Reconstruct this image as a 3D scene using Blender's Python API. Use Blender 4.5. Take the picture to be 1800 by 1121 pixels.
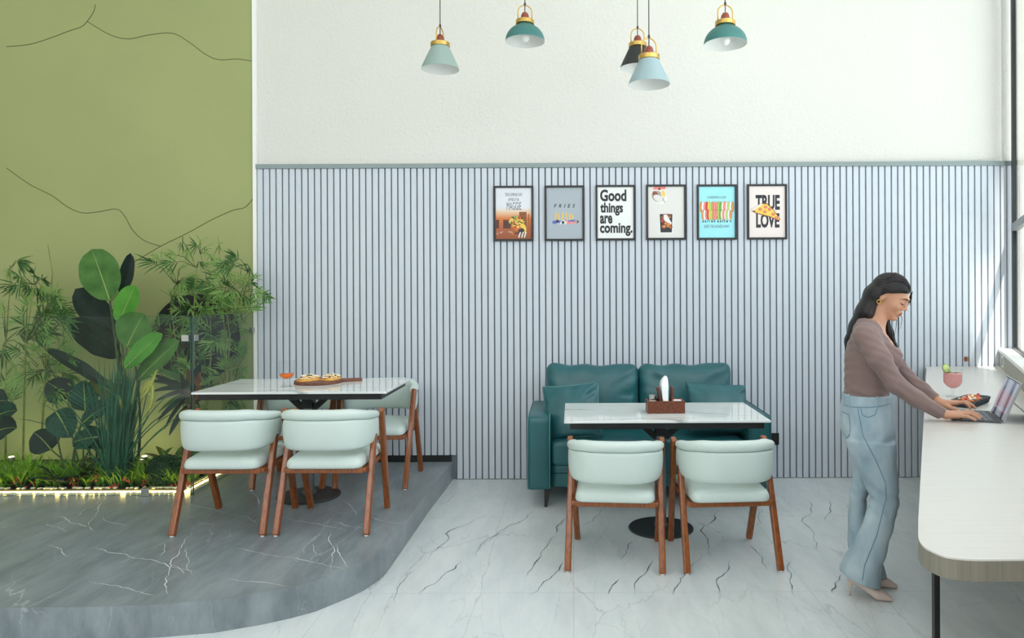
import bpy, math, random
import numpy as np
from mathutils import Vector, Matrix, noise as mnoise
random.seed(7)
for o in list(bpy.data.objects): bpy.data.objects.remove(o)
SC = bpy.context.scene
COL = SC.collection
PI = math.pi
# ------------------------------------------------------------------ camera
CAM_H, PU, PV, FPX, ROLL = 1.53, 1006.0, 510.0, 1250.0, 0.0045
cd = bpy.data.cameras.new('camera'); cam = bpy.data.objects.new('camera', cd); COL.objects.link(cam)
cd.sensor_width = 36.0; cd.lens = FPX / 1800 * 36.0
cd.shift_x = -(PU - 900) / 1800; cd.shift_y = (PV - 560.5) / 1800
cd.clip_start = 0.05; cd.clip_end = 200
cam.matrix_world = Matrix.Translation((0, 0, CAM_H)) @ Matrix.Rotation(PI / 2, 4, 'X') @ Matrix.Rotation(-ROLL, 4, 'Z')
SC.camera = cam
# ------------------------------------------------------------------ look and light
vs = SC.view_settings
vs.view_transform = 'Standard'; vs.look = 'None'; vs.gamma = 1.0; vs.use_curve_mapping = False
vs.exposure = 0.14
SC.cycles.use_denoising = True
SC.cycles.max_bounces = 10; SC.cycles.diffuse_bounces = 5; SC.cycles.transparent_max_bounces = 24
SC.cycles.sample_clamp_indirect = 6.0
w = bpy.data.worlds.new('sky'); SC.world = w; w.use_nodes = True
bg = w.node_tree.nodes['Background']; bg.inputs[0].default_value = (0.86, 0.93, 1.0, 1); bg.inputs[1].default_value = 1.7
def lamp_obj(name, kind, loc, energy, color, **kw):
    l = bpy.data.lights.new(name, kind); l.energy = energy; l.color = color
    for k, v in kw.items(): setattr(l, k, v)
    o = bpy.data.objects.new(name, l); COL.objects.link(o); o.location = loc
    return o
SUN_L = Vector((0.0, 1.0, -1.7))
sun = lamp_obj('sun', 'SUN', (2, -6, 12), 13.0, (1.0, 0.95, 0.88), angle=math.radians(0.55))
sun.rotation_euler = SUN_L.to_track_quat('-Z', 'Y').to_euler()
# added fill lamp behind the camera, then daylight from the glazed side
a = lamp_obj('fill_front', 'AREA', (-2.6, -2.9, 3.6), 60.0, (0.97, 0.955, 1.0), shape='RECTANGLE', size=5.0, size_y=1.8)
a.rotation_euler = Vector((0.1, 1, -0.35)).to_track_quat('-Z', 'Y').to_euler()
WIN_D = Vector((0.447, 0.894, 0)); WIN_N = Vector((-0.894, 0.447, 0))
a = lamp_obj('daylight_side', 'AREA', (0.89, 0.82, 3.35), 62.0, (0.97, 0.96, 1.0), shape='RECTANGLE', size=7.0, size_y=2.2)
a.rotation_euler = WIN_N.to_track_quat('-Z', 'Y').to_euler()

# ------------------------------------------------------------------ photo geometry
YW = 1250.0 / 216.3        # back wall
PH = 0.145                 # platform height
def unroll(u, v): return u - ROLL * (v - PV), v + ROLL * (u - PU)
def at(u, v, Y):
    u0, v0 = unroll(u, v); s = FPX / Y
    return Vector(((u0 - PU) / s, Y, CAM_H - (v0 - PV) / s))
def fl(u, v, h=0.0):
    u0, v0 = unroll(u, v); s = (v0 - PV) / (CAM_H - h)
    return Vector(((u0 - PU) / s, FPX / s, h))
# ------------------------------------------------------------------ colours and materials
def lin(c):
    f = lambda x: x / 12.92 if x <= 0.04045 else ((x + 0.055) / 1.055) ** 2.4
    return tuple(f(x / 255.0) for x in c) + (1.0,)
MATS = {}
def mat(name, col, rough=0.5, metal=0.0, spec=0.5, noise_amt=0.0, noise_scale=8.0, stretch=(1, 1, 1), bump=0.0, bump_scale=40.0, bump_stretch=(1, 1, 1), coat=0.0, col2=None, sheen=0.0, subsurf=0.0, transl=0.0, emis=None, emis_s=0.0, bump_dist=0.01, detail=4.0):
    m = bpy.data.materials.new(name); m.use_nodes = True; MATS[name] = m
    nt = m.node_tree; N = nt.nodes; L = nt.links
    b = N['Principled BSDF']
    b.inputs['Base Color'].default_value = lin(col)
    b.inputs['Roughness'].default_value = rough; b.inputs['Metallic'].default_value = metal
    b.inputs['Specular IOR Level'].default_value = spec
    b.inputs['Coat Weight'].default_value = coat; b.inputs['Coat Roughness'].default_value = 0.12
    b.inputs['Sheen Weight'].default_value = sheen
    if subsurf: b.inputs['Subsurface Weight'].default_value = subsurf; b.inputs['Subsurface Radius'].default_value = (0.012, 0.005, 0.003)
    if emis: b.inputs['Emission Color'].default_value = lin(emis); b.inputs['Emission Strength'].default_value = emis_s
    tc = N.new('ShaderNodeTexCoord')
    def nz(scale, st, det=4.0, dist=0.0):
        mp = N.new('ShaderNodeMapping'); mp.inputs['Scale'].default_value = st
        L.new(tc.outputs['Object'], mp.inputs[0])
        n = N.new('ShaderNodeTexNoise'); n.inputs['Scale'].default_value = scale; n.inputs['Detail'].default_value = det; n.inputs['Distortion'].default_value = dist
        L.new(mp.outputs[0], n.inputs[0]); return n
    if noise_amt or col2:
        n = nz(noise_scale, stretch, detail)
        r = N.new('ShaderNodeValToRGB'); L.new(n.outputs[0], r.inputs[0])
        c1 = lin(col)
        c2 = lin(col2) if col2 else tuple(max(0, x * (1 - noise_amt)) for x in c1[:3]) + (1,)
        r.color_ramp.elements[0].position = 0.32; r.color_ramp.elements[0].color = c2
        r.color_ramp.elements[1].position = 0.68; r.color_ramp.elements[1].color = c1
        L.new(r.outputs[0], b.inputs['Base Color'])
    if bump:
        n = nz(bump_scale, bump_stretch, 5.0)
        bp = N.new('ShaderNodeBump'); bp.inputs['Strength'].default_value = bump; bp.inputs['Distance'].default_value = bump_dist
        L.new(n.outputs[0], bp.inputs['Height']); L.new(bp.outputs[0], b.inputs['Normal'])
    if transl:
        t = N.new('ShaderNodeBsdfTranslucent'); mx = N.new('ShaderNodeMixShader'); mx.inputs[0].default_value = transl
        if b.inputs['Base Color'].links: L.new(b.inputs['Base Color'].links[0].from_socket, t.inputs[0])
        else: t.inputs[0].default_value = lin(col)
        L.new(b.outputs[0], mx.inputs[1]); L.new(t.outputs[0], mx.inputs[2]); L.new(mx.outputs[0], N['Material Output'].inputs[0])
    return m
def veined(name, base, base2, vein, rough, vein_w=0.012, scale=1.3, rot=0.6, st=(1, 2.2, 1), amount=0.9, cloud=2.0, tile=None, joint=None, mask_scale=0.9, spec=0.5, mask_lo=0.45, second=True):
    """stone: two tones of clouding, thin broken veins, optional tile joints"""
    m = bpy.data.materials.new(name); m.use_nodes = True; MATS[name] = m
    nt = m.node_tree; N = nt.nodes; L = nt.links; b = N['Principled BSDF']
    b.inputs['Roughness'].default_value = rough; b.inputs['Specular IOR Level'].default_value = spec
    tc = N.new('ShaderNodeTexCoord')
    mp = N.new('ShaderNodeMapping'); mp.inputs['Rotation'].default_value = (0, 0, rot); mp.inputs['Scale'].default_value = st
    L.new(tc.outputs['Object'], mp.inputs[0])
    cl = N.new('ShaderNodeTexNoise'); cl.inputs['Scale'].default_value = cloud; cl.inputs['Detail'].default_value = 9; cl.inputs['Roughness'].default_value = 0.65
    L.new(mp.outputs[0], cl.inputs[0])
    r = N.new('ShaderNodeValToRGB'); L.new(cl.outputs[0], r.inputs[0])
    r.color_ramp.elements[0].position = 0.33; r.color_ramp.elements[0].color = lin(base2)
    r.color_ramp.elements[1].position = 0.66; r.color_ramp.elements[1].color = lin(base)
    cur = r.outputs[0]
    def layer(cur, sc, wd, amt, seed, msc):
        off = N.new('ShaderNodeVectorMath'); off.operation = 'ADD'; off.inputs[1].default_value = (seed, seed * 1.7, seed * .3)
        L.new(mp.outputs[0], off.inputs[0])
        wn = N.new('ShaderNodeTexNoise'); wn.inputs['Scale'].default_value = sc * 3; wn.inputs['Detail'].default_value = 7; wn.inputs['Roughness'].default_value = .62
        L.new(off.outputs[0], wn.inputs[0])
        ws = N.new('ShaderNodeVectorMath'); ws.operation = 'SCALE'; ws.inputs['Scale'].default_value = 0.32 / sc
        L.new(wn.outputs['Color'], ws.inputs[0])
        ad = N.new('ShaderNodeVectorMath'); ad.operation = 'ADD'; L.new(off.outputs[0], ad.inputs[0]); L.new(ws.outputs[0], ad.inputs[1])
        vo = N.new('ShaderNodeTexVoronoi'); vo.feature = 'DISTANCE_TO_EDGE'; vo.inputs['Scale'].default_value = sc
        L.new(ad.outputs[0], vo.inputs[0])
        mr = N.new('ShaderNodeMapRange'); mr.inputs[1].default_value = 0.0; mr.inputs[2].default_value = wd; mr.inputs[3].default_value = 1.0; mr.inputs[4].default_value = 0.0
        L.new(vo.outputs['Distance'], mr.inputs[0])
        mk = N.new('ShaderNodeTexNoise'); mk.inputs['Scale'].default_value = msc; mk.inputs['Detail'].default_value = 3; L.new(off.outputs[0], mk.inputs[0])
        m2 = N.new('ShaderNodeMapRange'); m2.inputs[1].default_value = mask_lo; m2.inputs[2].default_value = mask_lo + .15; m2.inputs[4].default_value = amt; L.new(mk.outputs[0], m2.inputs[0])
        mul = N.new('ShaderNodeMath'); mul.operation = 'MULTIPLY'; L.new(mr.outputs[0], mul.inputs[0]); L.new(m2.outputs[0], mul.inputs[1])
        mx = N.new('ShaderNodeMix'); mx.data_type = 'RGBA'; L.new(mul.outputs[0], mx.inputs[0]); L.new(cur, mx.inputs[6]); mx.inputs[7].default_value = lin(vein)
        return mx.outputs[2]
    cur = layer(cur, scale, vein_w, amount, 0.0, mask_scale)
    if second: cur = layer(cur, scale * 2.3, vein_w * 1.3, amount * 0.5, 5.3, mask_scale * 1.8)
    if tile:
        bt = N.new('ShaderNodeTexBrick'); bt.offset = 0.0; bt.inputs['Scale'].default_value = 1.0
        bt.inputs['Brick Width'].default_value = tile[0]; bt.inputs['Row Height'].default_value = tile[1]; bt.inputs['Mortar Size'].default_value = 0.0015; bt.inputs['Mortar Smooth'].default_value = 0.0
        bt.inputs['Color1'].default_value = (0, 0, 0, 1); bt.inputs['Color2'].default_value = (0, 0, 0, 1); bt.inputs['Mortar'].default_value = (1, 1, 1, 1)
        L.new(tc.outputs['Object'], bt.inputs[0])
        ml = N.new('ShaderNodeMath'); ml.operation = 'MULTIPLY'; ml.inputs[1].default_value = 0.45; L.new(bt.outputs['Fac'], ml.inputs[0])
        mx = N.new('ShaderNodeMix'); mx.data_type = 'RGBA'; L.new(ml.outputs[0], mx.inputs[0]); L.new(cur, mx.inputs[6]); mx.inputs[7].default_value = lin(joint)
        cur = mx.outputs[2]
    L.new(cur, b.inputs['Base Color'])
    return m
def glassy(name, tint=(1, 1, 1), rough=0.0, ior=1.45, extra=0.0):
    """thin clear sheet: transparent plus Fresnel reflection"""
    m = bpy.data.materials.new(name); m.use_nodes = True; MATS[name] = m
    nt = m.node_tree; N = nt.nodes; L = nt.links; N.remove(N['Principled BSDF'])
    t = N.new('ShaderNodeBsdfTransparent'); t.inputs[0].default_value = tuple(tint) + (1,)
    g = N.new('ShaderNodeBsdfGlossy'); g.inputs['Roughness'].default_value = rough
    f = N.new('ShaderNodeLayerWeight'); f.inputs[0].default_value = 0.5
    pw = N.new('ShaderNodeMath'); pw.operation = 'POWER'; pw.inputs[1].default_value = 5.0; L.new(f.outputs['Facing'], pw.inputs[0])
    r0 = ((ior - 1) / (ior + 1)) ** 2
    ad = N.new('ShaderNodeMath'); ad.operation = 'MULTIPLY_ADD'; ad.inputs[1].default_value = 0.9 - r0; ad.inputs[2].default_value = r0 + extra; L.new(pw.outputs[0], ad.inputs[0])
    mx = N.new('ShaderNodeMixShader'); L.new(ad.outputs[0], mx.inputs[0]); L.new(t.outputs[0], mx.inputs[1]); L.new(g.outputs[0], mx.inputs[2])
    L.new(mx.outputs[0], N['Material Output'].inputs[0]); return m
def leafmat(name, c1, c2, rough=0.35, vein=0.5, transl=0.25, vscale=26.0):
    """leaf with side veins that run from the midrib (mesh UV: across, along)"""
    m = mat(name, c1, rough=rough, col2=c2, noise_scale=9.0, transl=transl)
    nt = m.node_tree; N = nt.nodes; L = nt.links; b = N['Principled BSDF']; b.inputs['Specular IOR Level'].default_value = 0.28
    uv = N.new('ShaderNodeTexCoord'); sx = N.new('ShaderNodeSeparateXYZ'); L.new(uv.outputs['UV'], sx.inputs[0])
    ab = N.new('ShaderNodeMath'); ab.operation = 'ABSOLUTE'; L.new(sx.outputs[0], ab.inputs[0])
    mu = N.new('ShaderNodeMath'); mu.operation = 'MULTIPLY_ADD'; mu.inputs[1].default_value = -0.35; L.new(ab.outputs[0], mu.inputs[0]); L.new(sx.outputs[1], mu.inputs[2])
    m3 = N.new('ShaderNodeMath'); m3.operation = 'MULTIPLY'; m3.inputs[1].default_value = vscale * 6.283; L.new(mu.outputs[0], m3.inputs[0])
    sn = N.new('ShaderNodeMath'); sn.operation = 'SINE'; L.new(m3.outputs[0], sn.inputs[0])
    bp = N.new('ShaderNodeBump'); bp.inputs['Strength'].default_value = vein; bp.inputs['Distance'].default_value = 0.004
    L.new(sn.outputs[0], bp.inputs['Height']); L.new(bp.outputs[0], b.inputs['Normal'])
    return m
# ------------------------------------------------------------------ object helpers
def link(o, parent=None):
    COL.objects.link(o)
    if parent is not None: o.parent = parent
    return o
def thing(name, label, cat, loc=(0, 0, 0), rz=0.0, group=None):
    o = bpy.data.objects.new(name, None); o.empty_display_size = 0.1; COL.objects.link(o)
    o.location = loc; o.rotation_euler = (0, 0, rz); o['label'] = label; o['category'] = cat
    if group: o['group'] = group
    return o
def tag(o, label=None, cat=None, group=None, kind=None):
    if label: o['label'] = label
    if cat: o['category'] = cat
    if group: o['group'] = group
    if kind: o['kind'] = kind
    return o
def kids(o): return [c for c in bpy.data.objects if c.parent == o]
def dup(root, loc, rz=0.0, label=None, group=None, scale=None):
    def cp(o, par):
        c = o.copy(); COL.objects.link(c)
        if par is not None:
            c.parent = par
        for g in kids(o): cp(g, c) if g is not c else None
        return c
    r = cp(root, None); r.location = loc; r.rotation_euler = (0, 0, rz)
    if label: r['label'] = label
    if group: r['group'] = group
    if scale: r.scale = scale
    return r
def V(*a): return Vector(a)
def frame_of(d, up=Vector((0, 0, 1))):
    d = Vector(d).normalized()
    if abs(d.dot(up)) > 0.98: up = Vector((0, 1, 0)) if abs(d.y) < 0.9 else Vector((1, 0, 0))
    x = d.cross(up).normalized(); y = x.cross(d).normalized()
    return x, y, d
class MB:
    """collects shapes and links them as ONE mesh object"""
    def __init__(s): s.v = []; s.f = []; s.m = []; s.uv = {}
    def add(s, vs_, fs, mi=0):
        o = len(s.v); s.v += [tuple(v) for v in vs_]
        for f in fs: s.f.append(tuple(i + o for i in f)); s.m.append(mi)
        return o
    def box(s, lo, hi, mi=0, M=None):
        x0, y0, z0 = lo; x1, y1, z1 = hi
        p = [Vector(q) for q in ((x0, y0, z0), (x1, y0, z0), (x1, y1, z0), (x0, y1, z0), (x0, y0, z1), (x1, y0, z1), (x1, y1, z1), (x0, y1, z1))]
        if M is not None: p = [M @ q for q in p]
        s.add(p, [(0, 3, 2, 1), (4, 5, 6, 7), (0, 1, 5, 4), (1, 2, 6, 5), (2, 3, 7, 6), (3, 0, 4, 7)], mi); return s
    def bar(s, a, b, w1, d1, w2=None, d2=None, up=Vector((0, 1, 0)), mi=0):
        """rectangular tapered bar from a to b"""
        a, b = Vector(a), Vector(b); x, y, _ = frame_of(b - a, up)
        w2 = w1 if w2 is None else w2; d2 = d1 if d2 is None else d2
        p = [a + x * i * w1 / 2 + y * j * d1 / 2 for i, j in ((-1, -1), (1, -1), (1, 1), (-1, 1))] + [b + x * i * w2 / 2 + y * j * d2 / 2 for i, j in ((-1, -1), (1, -1), (1, 1), (-1, 1))]
        s.add(p, [(0, 3, 2, 1), (4, 5, 6, 7), (0, 1, 5, 4), (1, 2, 6, 5), (2, 3, 7, 6), (3, 0, 4, 7)], mi); return s
    def tube(s, pts, r, n=8, mi=0, cap=True, flat=1.0):
        pts = [Vector(p) for p in pts]; rs = r if hasattr(r, '__len__') else [r] * len(pts)
        d0 = (pts[1] - pts[0]).normalized(); x, y, _ = frame_of(d0); o = len(s.v); K = len(pts)
        for i, p in enumerate(pts):
            d = (pts[min(i + 1, K - 1)] - pts[max(i - 1, 0)])
            if d.length < 1e-9: d = d0
            d.normalize(); x = (x - d * x.dot(d)).normalized(); y = d.cross(x)
            for k in range(n):
                t = 2 * PI * k / n
                s.v.append(tuple(p + (x * math.cos(t) + y * math.sin(t) * flat) * rs[i]))
        for i in range(K - 1):
            for k in range(n):
                s.f.append((o + i * n + k, o + i * n + (k + 1) % n, o + (i + 1) * n + (k + 1) % n, o + (i + 1) * n + k)); s.m.append(mi)
        if cap:
            s.f.append(tuple(o + k for k in range(n))[::-1]); s.m.append(mi)
            s.f.append(tuple(o + (K - 1) * n + k for k in range(n))); s.m.append(mi)
        return s
    def lathe(s, prof, n=32, c=(0, 0, 0), mi=0, M=None):
        """prof: list of (radius, z)"""
        c = Vector(c); o = len(s.v); K = len(prof)
        for r, z in prof:
            for k in range(n):
                t = 2 * PI * k / n; q = Vector((r * math.cos(t), r * math.sin(t), z))
                if M is not None: q = M @ q
                s.v.append(tuple(q + c))
        for i in range(K - 1):
            for k in range(n):
                s.f.append((o + i * n + k, o + i * n + (k + 1) % n, o + (i + 1) * n + (k + 1) % n, o + (i + 1) * n + k)); s.m.append(mi)
        if prof[0][0] > 1e-6: s.f.append(tuple(o + k for k in range(n))[::-1]); s.m.append(mi)
        if prof[-1][0] > 1e-6: s.f.append(tuple(o + (K - 1) * n + k for k in range(n))); s.m.append(mi)
        return s
    def prism(s, poly, z0, z1, mi=0, M=None):
        n = len(poly); p = [Vector((x, y, z0)) for x, y in poly] + [Vector((x, y, z1)) for x, y in poly]
        if M is not None: p = [M @ q for q in p]
        s.add(p, [tuple(range(n))[::-1], tuple(range(n, 2 * n))] + [(i, (i + 1) % n, n + (i + 1) % n, n + i) for i in range(n)], mi); return s
    def sphere(s, c, r, n=12, m=8, mi=0, M=None):
        rr = r if hasattr(r, '__len__') else (r, r, r); c = Vector(c); o = len(s.v)
        for i in range(m + 1):
            ph = PI * i / m
            for k in range(n):
                t = 2 * PI * k / n; q = Vector((rr[0] * math.sin(ph) * math.cos(t), rr[1] * math.sin(ph) * math.sin(t), -rr[2] * math.cos(ph)))
                if M is not None: q = M @ q
                s.v.append(tuple(c + q))
        for i in range(m):
            for k in range(n):
                s.f.append((o + i * n + k, o + i * n + (k + 1) % n, o + (i + 1) * n + (k + 1) % n, o + (i + 1) * n + k)); s.m.append(mi)
        return s
    def leaf(s, base, d, up, Ln, W, droop=0.5, n=7, fold=0.25, mi=0, shape=0.9, peak=0.5, across=1, wave=0.0, gap=0.0, curl=0.0):
        """blade: midrib from base along d, bending down by droop; up = upper face normal"""
        p = Vector(base); d = Vector(d).normalized(); up = Vector(up); o0 = len(s.v); st = Ln / n; cols = 2 * across + 1
        for i in range(n + 1):
            t = i / n
            side = d.cross(up);
            if side.length < 1e-4: side = Vector((1, 0, 0))
            side.normalize(); nn = side.cross(d).normalized()
            tt = t ** (math.log(0.5) / math.log(peak))
            wd = W / 2 * max(0.0, math.sin(PI * min(max(tt, 0.0), 1.0))) ** shape
            if i == 0: wd = max(wd, W * 0.02)
            for j in range(-across, across + 1):
                a_ = j / across
                h = abs(a_) * wd * fold - curl * a_ * a_ * wd
                q = p + side * a_ * wd * math.sqrt(max(0.05, 1 - fold * fold)) + nn * h
                if wave: q += nn * wave * math.sin(t * 17 + j * 2.1) * abs(a_)
                if gap and abs(a_) == 1 and int(t * n) % 2: q = q * (1 - gap) + p * gap
                s.v.append(tuple(q)); s.uv[len(s.v) - 1] = (a_, t)
            p = p + d * st
            d = (d + Vector((0, 0, -1)) * droop / n).normalized()
            up = nn
        for i in range(n):
            for j in range(cols - 1):
                a = o0 + i * cols + j
                s.f.append((a, a + 1, a + cols + 1, a + cols)); s.m.append(mi)
        return s
    def build(s, name, mats, parent=None, smooth=True, bevel=0.0, segs=2, sub=0, solid=0.0, auto=None, loc=None, clean=False):
        me = bpy.data.meshes.new(name)
        me.from_pydata(s.v, [], s.f)
        mats = mats if isinstance(mats, (list, tuple)) else [mats]
        for m in mats: me.materials.append(MATS[m] if isinstance(m, str) else m)
        me.polygons.foreach_set('material_index', s.m)
        if s.uv:
            lay = me.uv_layers.new(name='UVMap')
            li = np.zeros(len(me.loops), dtype=np.int32); me.loops.foreach_get('vertex_index', li)
            arr = np.zeros((len(me.vertices), 2), dtype=np.float32)
            for k, q in s.uv.items(): arr[k] = q
            lay.data.foreach_set('uv', arr[li].ravel())
        me.polygons.foreach_set('use_smooth', [smooth] * len(me.polygons))
        me.update()
        if smooth and auto is not None: me.set_sharp_from_angle(angle=math.radians(auto))
        o = bpy.data.objects.new(name, me); link(o, parent)
        if loc is not None: o.location = loc
        if solid: md = o.modifiers.new('solid', 'SOLIDIFY'); md.thickness = solid; md.offset = 0
        if bevel: md = o.modifiers.new('bevel', 'BEVEL'); md.width = bevel; md.segments = segs; md.limit_method = 'ANGLE'; md.angle_limit = math.radians(40); md.harden_normals = smooth
        if sub: md = o.modifiers.new('sub', 'SUBSURF'); md.levels = sub; md.render_levels = sub
        return o
def struct(name, mb, mats, **kw):
    o = mb.build(name, mats, **kw); o['kind'] = 'structure'; return o
# ------------------------------------------------------------------ smooth solids from distance fields
def polygonize(fn, lo, hi, h):
    ax = [np.arange(lo[i], hi[i] + h, h, dtype=np.float32) for i in range(3)]
    X, Y, Z = np.meshgrid(*ax, indexing='ij'); Vv = fn(X, Y, Z).astype(np.float32)
    ins = Vv < 0; nx, ny, nz = Vv.shape
    c = [ins[i:nx - 1 + i, j:ny - 1 + j, k:nz - 1 + k] for i in (0, 1) for j in (0, 1) for k in (0, 1)]
    cnt = sum(x.astype(np.int8) for x in c); act = (cnt > 0) & (cnt < 8)
    I, J, K = np.nonzero(act); idx = -np.ones(act.shape, dtype=np.int64); idx[I, J, K] = np.arange(len(I))
    acc = np.zeros((len(I), 3)); num = np.zeros(len(I))
    cor = [(i, j, k) for i in (0, 1) for j in (0, 1) for k in (0, 1)]
    for a in cor:
        for d in range(3):
            if a[d]: continue
            b = list(a); b[d] = 1
            va = Vv[I + a[0], J + a[1], K + a[2]]; vb = Vv[I + b[0], J + b[1], K + b[2]]
            cr = (va < 0) != (vb < 0); t = np.where(cr, va / np.where(cr, va - vb, 1), 0)
            p = np.array([a] * len(I), dtype=float).reshape(-1, 3); p[:, d] += t
            acc[cr] += p[cr]; num += cr
    P = acc / num[:, None] + np.stack([I, J, K], 1); P = P * h + np.array([ax[0][0], ax[1][0], ax[2][0]])
    F = []
    for d in range(3):
        e, g = (d + 1) % 3, (d + 2) % 3
        s0 = [slice(None)] * 3; s1 = [slice(None)] * 3; s0[d] = slice(0, -1); s1[d] = slice(1, None)
        a, b = ins[tuple(s0)], ins[tuple(s1)]; ch = a != b
        q = np.array(np.nonzero(ch)).T
        ok = (q[:, e] > 0) & (q[:, g] > 0) & (q[:, e] < Vv.shape[e] - 1) & (q[:, g] < Vv.shape[g] - 1); q = q[ok]
        fl_ = a[q[:, 0], q[:, 1], q[:, 2]]
        def cell(de, dg):
            r = q.copy(); r[:, e] -= de; r[:, g] -= dg; return idx[r[:, 0], r[:, 1], r[:, 2]]
        Q = np.stack([cell(1, 1), cell(0, 1), cell(0, 0), cell(1, 0)], 1)
        Q[~fl_] = Q[~fl_][:, ::-1]; F.append(Q)
    return P, np.concatenate(F)
def smin(a, b, k):
    h = np.clip(0.5 + 0.5 * (b - a) / k, 0, 1); return b * (1 - h) + a * h - k * h * (1 - h)
def smax(a, b, k): return -smin(-a, -b, k)
def ell(P, c, r, M=None):
    q = [P[i] - c[i] for i in range(3)]
    if M is not None: q = [sum(M[j][i] * q[j] for j in range(3)) for i in range(3)]      # M columns = axes
    k0 = np.sqrt(sum((q[i] / r[i]) ** 2 for i in range(3))); k1 = np.sqrt(sum((q[i] / r[i] ** 2) ** 2 for i in range(3))) + 1e-9
    return k0 * (k0 - 1) / k1
def cone(P, a, b, ra, rb, flat=None):
    """capsule with two radii"""
    ab = [b[i] - a[i] for i in range(3)]; L2 = sum(x * x for x in ab) + 1e-12
    t = np.clip(sum((P[i] - a[i]) * ab[i] for i in range(3)) / L2, 0, 1)
    return np.sqrt(sum((P[i] - a[i] - t * ab[i]) ** 2 for i in range(3))) - (ra + (rb - ra) * t)
def chain(P, pts, rs, k=0.006):
    d = None
    for i in range(len(pts) - 1):
        c = cone(P, pts[i], pts[i + 1], rs[i], rs[i + 1]); d = c if d is None else smin(d, c, k)
    return d
def loft(P, rows, n=2.0):
    """rows: (z, cx, cy, a, b) ellipses stacked in z"""
    R = np.array(rows, dtype=float); R = R[np.argsort(R[:, 0])]; zz = P[2]
    g = [np.interp(zz, R[:, 0], R[:, i]) for i in range(1, 5)]
    k = ((np.abs(P[0] - g[0]) / g[2]) ** n + (np.abs(P[1] - g[1]) / g[3]) ** n) ** (1.0 / n)
    d = (k - 1) * np.minimum(g[2], g[3])
    return np.maximum(d, np.maximum(R[0, 0] - zz, zz - R[-1, 0]))
def sdf_obj(name, fn, lo, hi, h, mats, parent=None, smooth_it=2, xf=None, decimate=0.0, matfn=None):
    P, F = polygonize(fn, lo, hi, h)
    # relax
    if smooth_it:
        E = np.concatenate([F[:, [0, 1]], F[:, [1, 2]], F[:, [2, 3]], F[:, [3, 0]]])
        for _ in range(smooth_it):
            acc = np.zeros_like(P); cn = np.zeros(len(P))
            np.add.at(acc, E[:, 0], P[E[:, 1]]); np.add.at(cn, E[:, 0], 1); np.add.at(acc, E[:, 1], P[E[:, 0]]); np.add.at(cn, E[:, 1], 1)
            P = P * 0.5 + 0.5 * acc / cn[:, None]
    mi = None
    if matfn is not None: mi = matfn(P[F].mean(1))
    if xf is not None: P = xf(P)
    me = bpy.data.meshes.new(name); me.vertices.add(len(P)); me.vertices.foreach_set('co', P.astype(np.float32).ravel())
    me.loops.add(F.size); me.loops.foreach_set('vertex_index', F.astype(np.int32).ravel())
    me.polygons.add(len(F)); me.polygons.foreach_set('loop_start', np.arange(0, F.size, 4, dtype=np.int32))
    me.update(calc_edges=True)
    for m in (mats if isinstance(mats, (list, tuple)) else [mats]): me.materials.append(MATS[m])
    me.polygons.foreach_set('use_smooth', [True] * len(F))
    if mi is not None: me.polygons.foreach_set('material_index', mi.astype(np.int32))
    me.validate(); me.update()
    o = bpy.data.objects.new(name, me); link(o, parent)
    return o
def join_into(o, others):
    """append meshes of others (same materials) into o's mesh"""
    import bmesh
    bm = bmesh.new(); bm.from_mesh(o.data)
    for q in others: bm.from_mesh(q.data)
    bm.to_mesh(o.data); bm.free()
    for q in others: bpy.data.objects.remove(q)
    return o
# ================================================================== materials
def plaster(name, col, sc=70, st=0.5):
    return mat(name, col, rough=0.85, spec=0.25, bump=st, bump_scale=sc, bump_dist=0.008)
plaster('plaster_white', (221, 220, 213), 40, 0.65)
mat('paint_green', (166, 172, 118), rough=0.75, spec=0.25, noise_amt=0.06, noise_scale=1.5)
mat('groove_green', (98, 104, 62), rough=0.9)
mat('slat_paint', (206, 213, 222), rough=0.45, spec=0.35)
mat('slat_groove', (112, 122, 130), rough=0.7)
mat('rail_paint', (138, 152, 152), rough=0.45)
mat('white_paint', (244, 244, 240), rough=0.5)
veined('floor_marble', (222, 227, 227), (206, 213, 215), (104, 112, 116), 0.22, vein_w=0.010, scale=0.8, rot=0.55, st=(3.0, 0.9, 1), amount=0.35, cloud=2.2, tile=(1.2, 1.2), joint=(150, 158, 160), mask_scale=0.8, mask_lo=0.44)
veined('platform_stone', (146, 155, 159), (112, 121, 126), (232, 236, 236), 0.3, vein_w=0.009, scale=1.0, rot=-1.2, st=(2.3, 0.7, 1), amount=0.35, cloud=3.2, mask_scale=1.0, mask_lo=0.47)
veined('table_marble', (238, 240, 238), (226, 231, 230), (112, 122, 122), 0.035, vein_w=0.05, scale=1.7, rot=0.35, st=(0.8, 2.4, 1), amount=0.7, cloud=2.2, mask_scale=1.7, mask_lo=0.42, second=False)
mat('counter_top', (218, 214, 208), rough=0.3, noise_amt=0.05, noise_scale=6, stretch=(0.6, 9, 1))
mat('counter_edge', (142, 136, 124), rough=0.5, noise_amt=0.22, noise_scale=16, stretch=(6, 6, 0.25))
mat('frame_black', (22, 23, 25), rough=0.4)
mat('frame_dark', (42, 46, 46), rough=0.35, metal=0.3)
mat('transom_grey', (132, 134, 132), rough=0.4, metal=0.3)
glassy('window_glass', (0.97, 0.99, 0.98))
glassy('partition_glass', (0.95, 0.985, 0.965), ior=1.28)
glassy('cup_glass', (0.97, 0.98, 0.98), ior=1.4)
mat('wood_walnut', (158, 88, 40), col2=(120, 64, 28), rough=0.28, noise_scale=9, stretch=(10, 10, 0.22), coat=0.3)
mat('leather_mint', (206, 220, 215), rough=0.42, spec=0.4, bump=0.12, bump_scale=160, bump_dist=0.002)
mat('seam_grey', (138, 152, 148), rough=0.7)
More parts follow.
